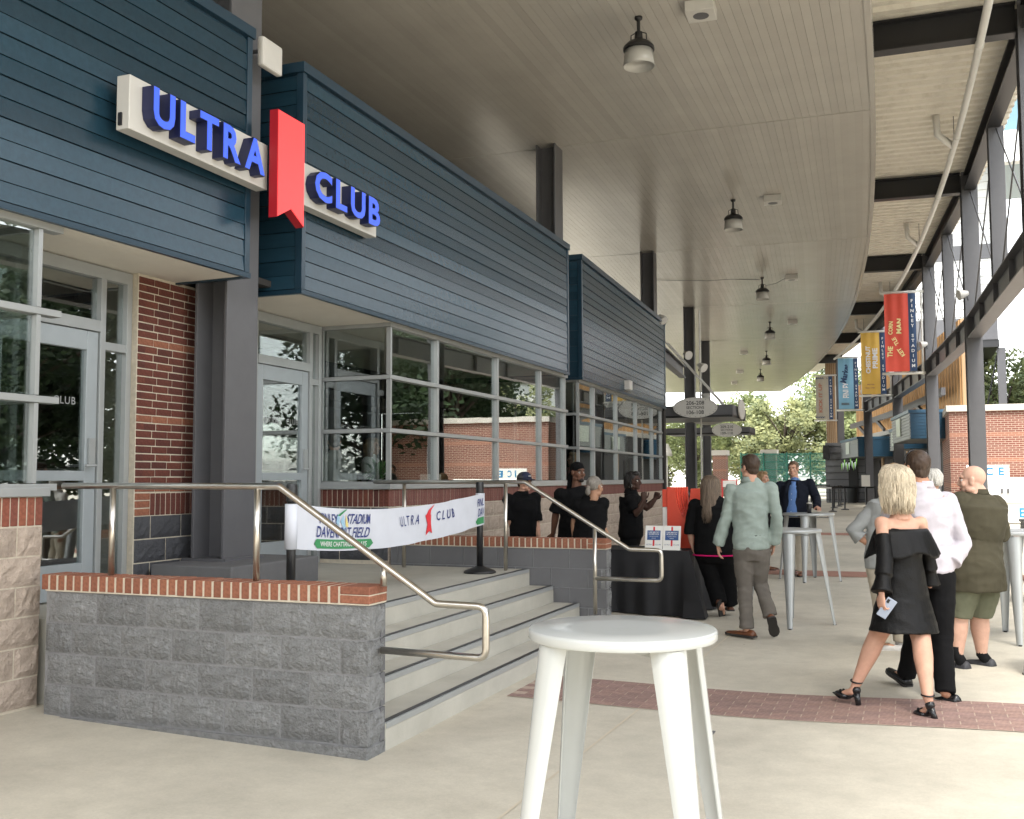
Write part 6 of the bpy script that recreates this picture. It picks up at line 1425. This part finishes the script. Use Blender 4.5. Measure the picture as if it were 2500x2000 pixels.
# --- woman in the black dress
def dress(c):
    j = c['j']; lat, f = c['lat'], c['f']; mid = c['mid']; hip = j['hip']; mb = MB(); kn = (j['knL']+j['knR'])/2
    hem = V((.018+hip.x*.45+kn.x*.55, hip.y*.5+kn.y*.5, .535))
    secs = [(hem, .252, .215), (hem.lerp(hip, .45), .230, .180), (hip+V((0, 0, .02)), .196, .142), (c['spine'](.30), .172, .126), (c['spine'](.48), .158, .116), (c['spine'](.70), .170, .126), (mid+V((0, 0, -.085)), .172, .100)]
    mb.tube([p for p, a, b in secs], [(a, b) for p, a, b in secs], 26, lat=lat)
    d = c['garment']('dress', mb, m_satin, .007, sz=8)
    # keep shoulders bare: sleeves start below the ruffle
    for k in 'LR':
        s2 = MB()
        sh, el, wr = j['sh'+k], j['el'+k], j['wr'+k]; s2.tube([sh.lerp(el, .35), sh.lerp(el, .7), el, el.lerp(wr, .3), el.lerp(wr, .42)], [.058, .056, .054, .057, .066], 16)
        s2.tube([el.lerp(wr, .30), el.lerp(wr, .6), el.lerp(wr, .96)], [.048, .055, .076], 16)
        c['garment']('sleeve', s2, m_satin, .006, vx=.009)
    n = 72; rows = 9; vs = []; fs = []
    for i in range(rows):
        u = i/(rows-1)
        for k in range(n):
            th = 2*math.pi*k/n; wv = 1+u*(.030*math.sin(th*9+1)+.022*math.sin(th*14+2)+.016*math.sin(th*23))+.012*math.sin(th*31)*(1-u)
            a, b = (.205+.080*u**.8)*wv, (.112+.075*u**.8)*wv
            vs.append(mid+V((0, 0, -.048-.190*u-.02*u*math.sin(th*5)))+lat*(a*math.cos(th))+f*(b*math.sin(th)))
    m = n*rows
    for i in range(rows):
        u = i/(rows-1)
        for k in range(n):
            p = vs[i*n+k]; q = p-mid; q.z = 0; vs.append(p-q.normalized()*.006)
    for i in range(rows-1):
        for k in range(n):
            a, b = i*n+k, i*n+(k+1) % n; fs += [(a, b, b+n, a+n), (m+a, m+a+n, m+b+n, m+b)]
    for k in range(n):
        a, b = (rows-1)*n+k, (rows-1)*n+(k+1) % n; fs.append((a, b, m+b, m+a)); a, b = k, (k+1) % n; fs.append((a, m+a, m+b, b))
    c['raw']('ruffle', MB().add(vs, fs), m_satin, par=d)
def heels(c):
    j = c['j']
    for k in 'LR':
        a, b = j['he'+k], j['to'+k]; d = (b-a).normalized(); s = d.cross(V((0, 0, 1))).normalized(); an = j['an'+k]; u = s.cross(d).normalized()
        hb = a+V((0, 0, .0)); top = an.lerp(a, .42)+d*.012
        sh = c['raw']('shoe', MB().tube([hb+d*.0, hb.lerp(top, .5), top], [(.019, .021), (.020, .023), (.027, .030)], 10, lat=s).ell(top+u*.012, (.032, .036, .034), 12, 8), m_lblack)
        bl = a.lerp(b, .72); c['raw']('toe_strap', MB().tube([bl+u*.02-d*.03, bl+u*.024, bl+u*.018+d*.045], [(.042, .026), (.046, .026), (.036, .016)], 14, lat=s, round_=True), m_lblack, par=sh)
        c['raw']('sole', MB().tube([top-u*.02, a.lerp(b, .45)+u*.012, bl-u*.004, b+d*.02+u*.004], [(.024, .006), (.026, .006), (.042, .007), (.026, .006)], 10, lat=s), m_lblack, par=sh)
        rf = MB()
        for q in range(7): rf.ell(bl+u*(.045+.004*(q % 3))+s*(.010*(q-3))+d*(.012*math.sin(q*2.1)), (.011, .011, .009), 7, 5)
        c['raw']('bow', rf, m_satin, par=sh)
        st = an+V((0, 0, .012)); ring = [st+s*.040*math.cos(t)+d*.040*math.sin(t) for t in [2*math.pi*i/14 for i in range(15)]]
        c['raw']('ankle_strap', MB().tube(ring, .006, 6), m_lblack, par=sh)
def phone(c):
    j = c['j']; p = j['hdL'].lerp(j['wrL'], .35)+c['lat']*.035; M_ = Matrix.Translation(p) @ Matrix.Rotation(.5, 4, 'Y') @ Matrix.Rotation(.5, 4, 'Z')
def blonde_hair(c):
    long_hair(m_hair['blonde'], -.185, .022, 1700, 4, .0135, .0042, 64, .02, .045)(c)
    c['raw']('earring', MB().ell(c['H']((-.085, .0, -.055)), (.007, .007, .022), 8, 6), m_stainless)
bl = person('blonde', 'woman with blonde hair in an off-shoulder black satin dress, walking in block heels', (-.66, .75), (-.86, .5), 'fair', dict(chest=.150, waist=.145, hip=.165, depth=.105, thigh=.092, calf=.060, barefoot=True, arm=.85, hand=.92), dress, None, heels, blonde_hair, male=False, curl=.5, hands=(1, 0), palms=((.7, .6, .1), (0, 1, 0)), hscale=1.0)
ph = V(J['blonde']['hdL']).lerp(V(J['blonde']['wrL']), .35)+V((.034, .005, .0))
pho = thing('phone', 'pale blue phone in the hand of the woman in the black dress', 'phone', tuple(ph)); pm = MB().box(-.036, .036, -.005, .005, -.073, .073)
po = build('case', pm, mat('phone_blue', (.30, .34, .42), .3), pho, bevel=.004); po.rotation_euler = (.25, .55, .35)
lc = build('camera', MB().box(-.03, -.012, -.0075, -.0052, .035, .062), m_black, pho); lc.rotation_euler = (.25, .55, .35)
# --- man in the lavender shirt
def shades_on_head(c):
    H = c['H']; pts = [H((s*.079, -.03+.0*abs(s), .04+.075*(1-abs(s))**.3)) for s in (-1, -.8, -.5, 0, .5, .8, 1)]
    pts = [H((math.cos(t)*.088, .02+.0*t, .035+math.sin(t)*.100)) for t in [math.pi*i/14 for i in range(15)]]
    c['raw']('sunglasses', MB().tube(pts, [.004]*5+[.007]*5+[.004]*5, 6), m_lblack)
def both(*fs):
    def go(c):
        for q in fs: q(c)
    return go
person('lavender', 'man in a pale lavender dress shirt and black trousers with sunglasses on his head', (-.45, .89), (-.62, .78), 'tan', dict(chest=.185, waist=.165, hip=.165, depth=.118, thigh=.092, calf=.058, hand=1.0), shirt(m_lav, 1.95, -.02, .022, .0, .010, .014), pants(m_bfab, dict(L=.055, R=.035), belt=m_lblack), shoes(m_lblack, m_sole), both(short_hair(m_hair['brown']), shades_on_head), hands=(0, 0), face=True)
# --- bald man in the olive shirt
def yoke(c):
    sp, j = c['spine'], c['j']; B = c['B']; e = .050; mid = c['mid']
    mb = MB().tube([sp(.50)+c['f']*B['belly']*.8, sp(.66)+c['f']*.01, sp(.84), mid, mid.lerp(j['neck'], .6)+V((0, 0, .02))], [(B['waist']*.99+e, B['depth']*1.06+e), (B['chest']+e, B['depth']*1.06+e), (B['chest']+e, B['depth']*.98+e), (B['chest']*.9+e, B['depth']*.68+e), (B['chest']*.52+e*.6, B['depth']*.5+e*.5)], 24, lat=c['lat'])
    c['garment']('yoke', mb, m_olive, .008)
person('olive', 'bald heavyset man in an untucked olive shirt, green shorts, black socks and trainers', (-.62, .78), (-.95, .22), 'pale', dict(chest=.205, waist=.212, hip=.200, depth=.150, belly=.05, thigh=.115, calf=.072, arm=1.15, brow='sandy'), both(shirt(m_olive, .95, -.15, .036, .045, .02, .011), yoke), pants(m_shorts, .445, .026, 1.0, .010), shoes(m_dshoe, m_sole, .135, .055, sock=m_sock), None, hands=(0, 0), fat=1.14, hscale=1.04, tilt=-.05)
# --- person in grey, mostly hidden
person('grey', 'person in a grey shirt, hand on hip, mostly hidden behind the blonde woman', (.35, .94), (.4, .9), 'tan', dict(chest=.175, waist=.165, hip=.165, depth=.12, thigh=.09, calf=.056), shirt(m_grysh, 1.55, -.10, .024, .015, .012, .010), pants(m_khaki, .07, .018), shoes(m_trainer, m_wsole, .12, .050), short_hair(m_hair['light']), hands=(1, 1), palms=((.3, 1, 0), (0, 1, 0)))
# --- man in the sage shirt
person('green', 'man in a pale green shirt and taupe trousers walking away with brown leather shoes', (-.2, .98), (-.75, .66), 'fair', dict(chest=.180, waist=.155, hip=.165, depth=.115, thigh=.090, calf=.058, arm=.86), shirt(m_sage, 1.97, -.015, .022, .0, .008, .015), pants(m_trs, dict(L=.04, R=.17), belt=m_lblack, amp=.015), shoes(m_lbrown, m_sole), short_hair(m_hair['brown'], .010), palms=pal('green'), curl=.30)
# --- woman in black with long hair
def pinkhem(c):
    j = c['j']; B = c['B']; c['raw']('pink_hem', MB().tube([j['hip']+V((0, 0, -.052)), j['hip']+V((0, 0, -.036))], [(B['hip']+.047, B['depth']+.045)]*2, 30, lat=c['lat']), m_mag)
person('black', 'woman in black with long grey-brown hair and a pink hem, beside the black table', (-.1, 1), (.15, .98), 'fair', dict(chest=.195, waist=.200, hip=.205, depth=.140, thigh=.100, calf=.070), both(shirt(m_bfab, 1.42, -.045, .026, .012, .012, .006, collar=False), pinkhem), pants(m_bfab, dict(L=.15, R=.12), .022, 1.0), shoes(m_lbrown, m_sole, .085, .045), long_hair(m_hair['greybrown'], -.37, .014, 900, 8, .012, .0052, 60, .12, .07), male=False, palms=pal('black'), hands=(1, 0))
# --- man in the blazer
def blazer(c):
    j = c['j']; B = c['B']; f = c['f']; sp = c['spine']; mid = c['mid']
    s = shirt(m_navyj, 2.0, -.17, .034, .02, .010, .007, collar=False, name='blazer')(c)
    lat = c['lat']; fr = MB()
    for t0, w in ((.02, .080), (.25, .088), (.5, .085), (.7, .070), (.86, .045), (.95, .02)): pass
    pts = [sp(.02), sp(.25), sp(.5), sp(.7), sp(.86), mid+V((0, 0, .0)), j['neck']+V((0, 0, -.01))]
    fr.tube([p+f*.085 for p in pts], [(.125, B['depth']*.98), (.130, B['depth']*1.04), (.122, B['depth']*1.02), (.104, B['depth']*1.0), (.080, B['depth']*.86), (.044, B['depth']*.62), (.05, .05)], 16, lat=lat)
    c['garment']('shirt_front', fr, m_shirtb, .003)
    n = j['neck']; c['raw']('shirt_collar', MB().tube([n+V((0, 0, -.02))+f*.012, n+V((0, 0, .012))+f*.01, n+V((0, 0, .036))], [(.080, .078), (.074, .072), (.066, .064)], 18, lat=lat), m_shirtb)
    for sg in (-1, 1):
        a = [mid+lat*sg*.062+f*(B['depth']*.55+.035)+V((0, 0, .05)), sp(.80)+lat*sg*.092+f*(B['depth']+.052), sp(.52)+lat*sg*.118+f*(B['depth']+.060)]
        c['raw']('lapel', MB().tube(a, [(.022, .008), (.032, .009), (.006, .006)], 8, lat=lat), m_navyj, par=s)
    for t in (.15, .32, .48, .64): c['raw']('button', MB().ell(sp(t)+f*(B['depth']*1.02+.080), (.006, .006, .006), 6, 5), m_white)
person('blazer', 'man in a navy blazer and open blue shirt resting a hand on the bar table', (-.12, -1), (-.22, -1), 'fair', dict(chest=.200, waist=.195, hip=.180, depth=.135, belly=.035, thigh=.095, calf=.060, brow='sandy'), blazer, pants(m_khaki, .06, .022), shoes(m_lbrown, m_sole), short_hair(m_hair['sandy'], .006), palms=((0, 1, 0), (0, 0, -1)), curl=.35, hands=(0, 1), fat=1.08)
tb = (-1.46, 16.93, gz(-1.46, 16.93)+1.07)
tm = thing('tumbler', 'black drink tumbler with pale lid on the blazer man\'s table', 'tumbler', tb); build('cup', MB().lathe([(.0, 0), (.032, 0), (.040, .15), (.0, .15)], tb, 16), m_black, tm, world=True, smooth=True); build('lid', MB().lathe([(.0, .1505), (.042, .1505), (.040, .17), (.0, .17)], tb, 16), m_plate, tm, world=True, smooth=True)
# --- figures described by a standing template
def stand(head, f, h=1.70, arms=0.0):
    f = V((f[0], f[1], 0)).normalized(); r = V((f.y, -f.x, 0)); hd = V(head); k = h/1.70; z = hd.z; b = V((hd.x, hd.y, 0))-f*.02
    P = lambda x, y, zz: list(b+r*x*k+f*y*k+V((0, 0, z+zz*k)))
    L, R = -1, 1
    d = dict(head=list(hd), neck=P(0, -.015, -.155), hip=P(0, 0, -.72))
    for s, n in ((-1, 'L'), (1, 'R')):
        d['sh'+n] = P(s*.18, -.01, -.225); d['el'+n] = P(s*.225, -.02+arms*.05, -.50); d['wr'+n] = P(s*.225-s*.06*arms, .05+arms*.22, -.74+arms*.14); d['hd'+n] = P(s*.215-s*.1*arms, .08+arms*.34, -.88+arms*.26)
    return d
FB = dict(chest=.165, waist=.15, hip=.165, depth=.11, thigh=.085, calf=.052, arm=.9)
person(stand((-2.383, 18.6, 1.62), (1, -.15), 1.66), 'woman with light brown bob behind the man in the pale green shirt', (1, -.1), (.96, -.25), 'fair', FB, shirt(m_bfab, 2.0, -.1), pants(m_bfab, .1), shoes(m_lbrown, m_sole), long_hair(m_hair['light'], -.12, .016, 120, 12, .008, .012, 75), male=False, floor=gz(-2.4, 18.6), vox=.014)
person(stand((.277, 13.0, 1.60), (-.2, 1), 1.64), 'white-haired person half hidden behind the man in the lavender shirt', (-.2, 1), (-.2, 1), 'fair', FB, shirt(m_blouse, 2.0, -.1), pants(m_khaki, .1), shoes(m_trainer, m_wsole), long_hair(m_hair['white'], -.05, .014, 110, 14, .008, .012, 70), male=False, floor=gz(.28, 13), vox=.014)
# --- bar staff in black
ST_G = 'staff in black behind the serving table'
def cap_hat(c):
    H = c['H']; mb = MB()
    mb.ell((0, -.014, .055), (.086, .104, .086), 20, 12); mb.tube([(0, -.012, .045), (0, -.012, .085)], [(.087, .105), (.085, .102)], 22, lat=(1, 0, 0)); mb.v = [tuple(H(p)) for p in mb.v if True]
    k = c['raw']('cap', mb, mat('cap_grey', (.055, .056, .06), .8))
    fr = MB().ell((0, .016, .066), (.078, .078, .074), 16, 10); fr.v = [tuple(H(p)) for p in fr.v]; c['raw']('cap_front', fr, mat('cap_navy', (.016, .022, .055), .8), par=k)
    br = MB(); n = 14; vs = []
    for i in range(n+1):
        t = math.pi*i/n; x, y = math.cos(t), math.sin(t)
        for rr, z in ((.074, .055), (.084, .052)): pass
        vs += [H((x*.078, .03+y*.062, .052)), H((x*.080, .045+y*.125, .040-.012*x*x)), H((x*.080, .045+y*.125, .034-.012*x*x)), H((x*.078, .03+y*.062, .046))]
    br.add(vs, [(4*i+p, 4*i+q, 4*i+4+q, 4*i+4+p) for i in range(n) for p, q in ((0, 1), (1, 2), (2, 3), (3, 0))]); c['raw']('brim', br, mat('cap_navy', (.016, .022, .055), .8), par=k)
    bd = MB().box(-.022, .022, .0, .004, -.008, .008); bd.v = [tuple(H((p[0], p[1]+.093, p[2]+.082))) for p in bd.v]; c['raw']('badge', bd, m_plate, par=k)
    gl = MB()
    for s in (-1, 1):
        gl.tube([H((s*.031+.021*math.cos(t), .093-.006*abs(math.cos(t)), .0+.016*math.sin(t))) for t in [2*math.pi*i/12 for i in range(13)]], .0022, 5); gl.tube([H((s*.052, .086, .004)), H((s*.078, .02, .006))], .002, 5)
    c['raw']('glasses', gl, m_black); short_hair(m_hair['black'], .004)(c)
SB = dict(chest=.175, waist=.160, hip=.165, depth=.112, thigh=.09, calf=.055, brow='black')
person('cap', 'young staff man in a black polo with trucker cap and glasses, by the handrail', (.75, -.5), (.86, -.42), 'fair', SB, shirt(m_bfab, .92, .0, .024, .0, .022, .008), pants(m_bfab, .08, belt=m_lblack), shoes(m_lblack, m_sole), cap_hat, group=None, floor=gz(-4.5, 12.3), palms=pal('cap'), hscale=.98)
def durag(c):
    mb = MB(); mb.ell((0, -.018, .050), (.081, .100, .086), 20, 12); mb.tube([(0, -.085, .02), (0, -.125, -.04), (.02, -.135, -.16), (.03, -.14, -.30)], [(.05, .03), (.055, .028), (.05, .02), (.06, .012)], 12, lat=(1, 0, 0)); mb.v = [tuple(c['H'](p)) for p in mb.v]
    d = remesh(mb, .007, 3); wrinkle(d, .004, 20, 30); c['child']('durag', d, m_bfab)
    bd = MB().ell((0, .070, -.095), (.034, .026, .026), 12, 8); bd.v = [tuple(c['H'](p)) for p in bd.v]; c['raw']('beard', bd, m_hair['black'])
person('durag', 'tall staff man in black with a black head wrap, leaning one hand on the table', (.6, -.75), (.80, -.58), 'brown', dict(SB, chest=.18), shirt(m_bfab, .95, -.08, .026, .01, .026, .009, collar=False), pants(m_bfab, .08), shoes(m_lblack, m_sole), durag, floor=gz(-3.7, 11.9), palms=((.3, -.6, -1), (0, 1, 0)))
def pony(c):
    mb = MB(); mb.ell((0, -.020, .036), (.079, .097, .092), 20, 14); mb.ell((0, -.118, -.01), (.028, .026, .026), 10, 8); mb.ell((.006, -.128, -.052), (.034, .028, .045), 12, 8)
    R_ = random.Random(2)
    for i in range(60):
        a = R_.uniform(.6, 2*math.pi-.6); e = R_.uniform(.0, 1.4); p = V((math.sin(a)*math.cos(e)*.082, -.018+math.cos(a)*math.cos(e)*.100, .036+.094*math.sin(e))); mb.tube([p, p.lerp(V((0, -.11, -.005)), .5)*1.03, V((0, -.115, -.008))], [.006, .007, .005], 5)
    mb.v = [tuple(c['H'](p)) for p in mb.v]; c['raw']('hair', mb, m_hair['grey'])
    t = MB().ell((0, -.112, .0), (.020, .014, .018), 8, 6); t.v = [tuple(c['H'](p)) for p in t.v]; c['raw']('hair_tie', t, m_red)
person('ponytail', 'staff woman seen from behind with grey hair in a low ponytail and black t-shirt', (.15, 1), (.45, .9), 'olive', dict(FB, chest=.165, waist=.165, hip=.175), shirt(m_bfab, .85, -.1, .024, .012, .028, .008, collar=False), pants(m_bfab, .08), shoes(m_lblack, m_sole), pony, male=False, floor=gz(-3.4, 11.4), palms=pal('ponytail'))
def braids(c):
    long_hair(m_hair['black'], -.13, .006, 110, 22, .004, .0075, 78, .0, .04)(c)
    H = c['H']
    for s in (-1, 1): c['raw']('hoop_earring', MB().tube([H((s*.088, -.004+.024*math.cos(t), -.062+.026*math.sin(t))) for t in [2*math.pi*i/14 for i in range(15)]], .0022, 5), m_stainless)
person('braids', 'staff woman in black with braided hair and hoop earrings, both fists raised', (.98, -.12), (.97, -.2), 'dark', dict(FB, chest=.165, waist=.170, hip=.180, depth=.125, belly=.015, arm=1.05, brow='black'), shirt(m_bfab, .75, -.04, .026, .01, .02, .009), pants(m_bfab, .08, .018), shoes(m_lblack, m_sole), braids, male=False, floor=gz(-3.1, 12.2), curl=1.15, palms=((-.3, 1, -.3), (-.3, -1, -.3)))
# --- people inside the club
person(stand((-7.0, 11.7, 2.12), (-.6, .8), 1.72), 'man in a grey sweater standing inside behind the bay corner glass', (-.6, .8), (-.6, .8), 'fair', dict(FB, chest=.19, waist=.175, depth=.125), shirt(m_sweat, 2.0, -.08, .03, .01, .005, .010), pants(m_khaki, .78), shoes(m_lbrown, m_sole), short_hair(m_hair['brown']), floor=.66, vox=.014)
person(stand((-7.25, 13.2, 2.10), (1, .2), 1.64, .5), 'woman in a white blouse inside the club, beyond the potted plant', (1, .2), (1, .1), 'fair', FB, shirt(m_blouse, 2.0, -.05, .026, .01, .02, .008), pants(m_bfab, .78), shoes(m_lblack, m_sole), long_hair(m_hair['light'], -.24, .012, 110, 31, .008, .011, 66), male=False, floor=.66, vox=.014)
person(stand((-6.15, 19.3, 2.02), (-.8, -.6), 1.60, .7), 'woman in a pink dress with a badge seen through the farther bay glass', (-.8, -.6), (-.7, -.7), 'fair', FB, shirt(m_pinkf, 1.0, -.45, .03, .05, .02, .008, collar=False, name='dress'), pants(m_pinkf, .9), shoes(m_lbrown, m_sole), long_hair(m_hair['light'], -.2, .012, 110, 33, .008, .011, 66), male=False, floor=.66, vox=.014)
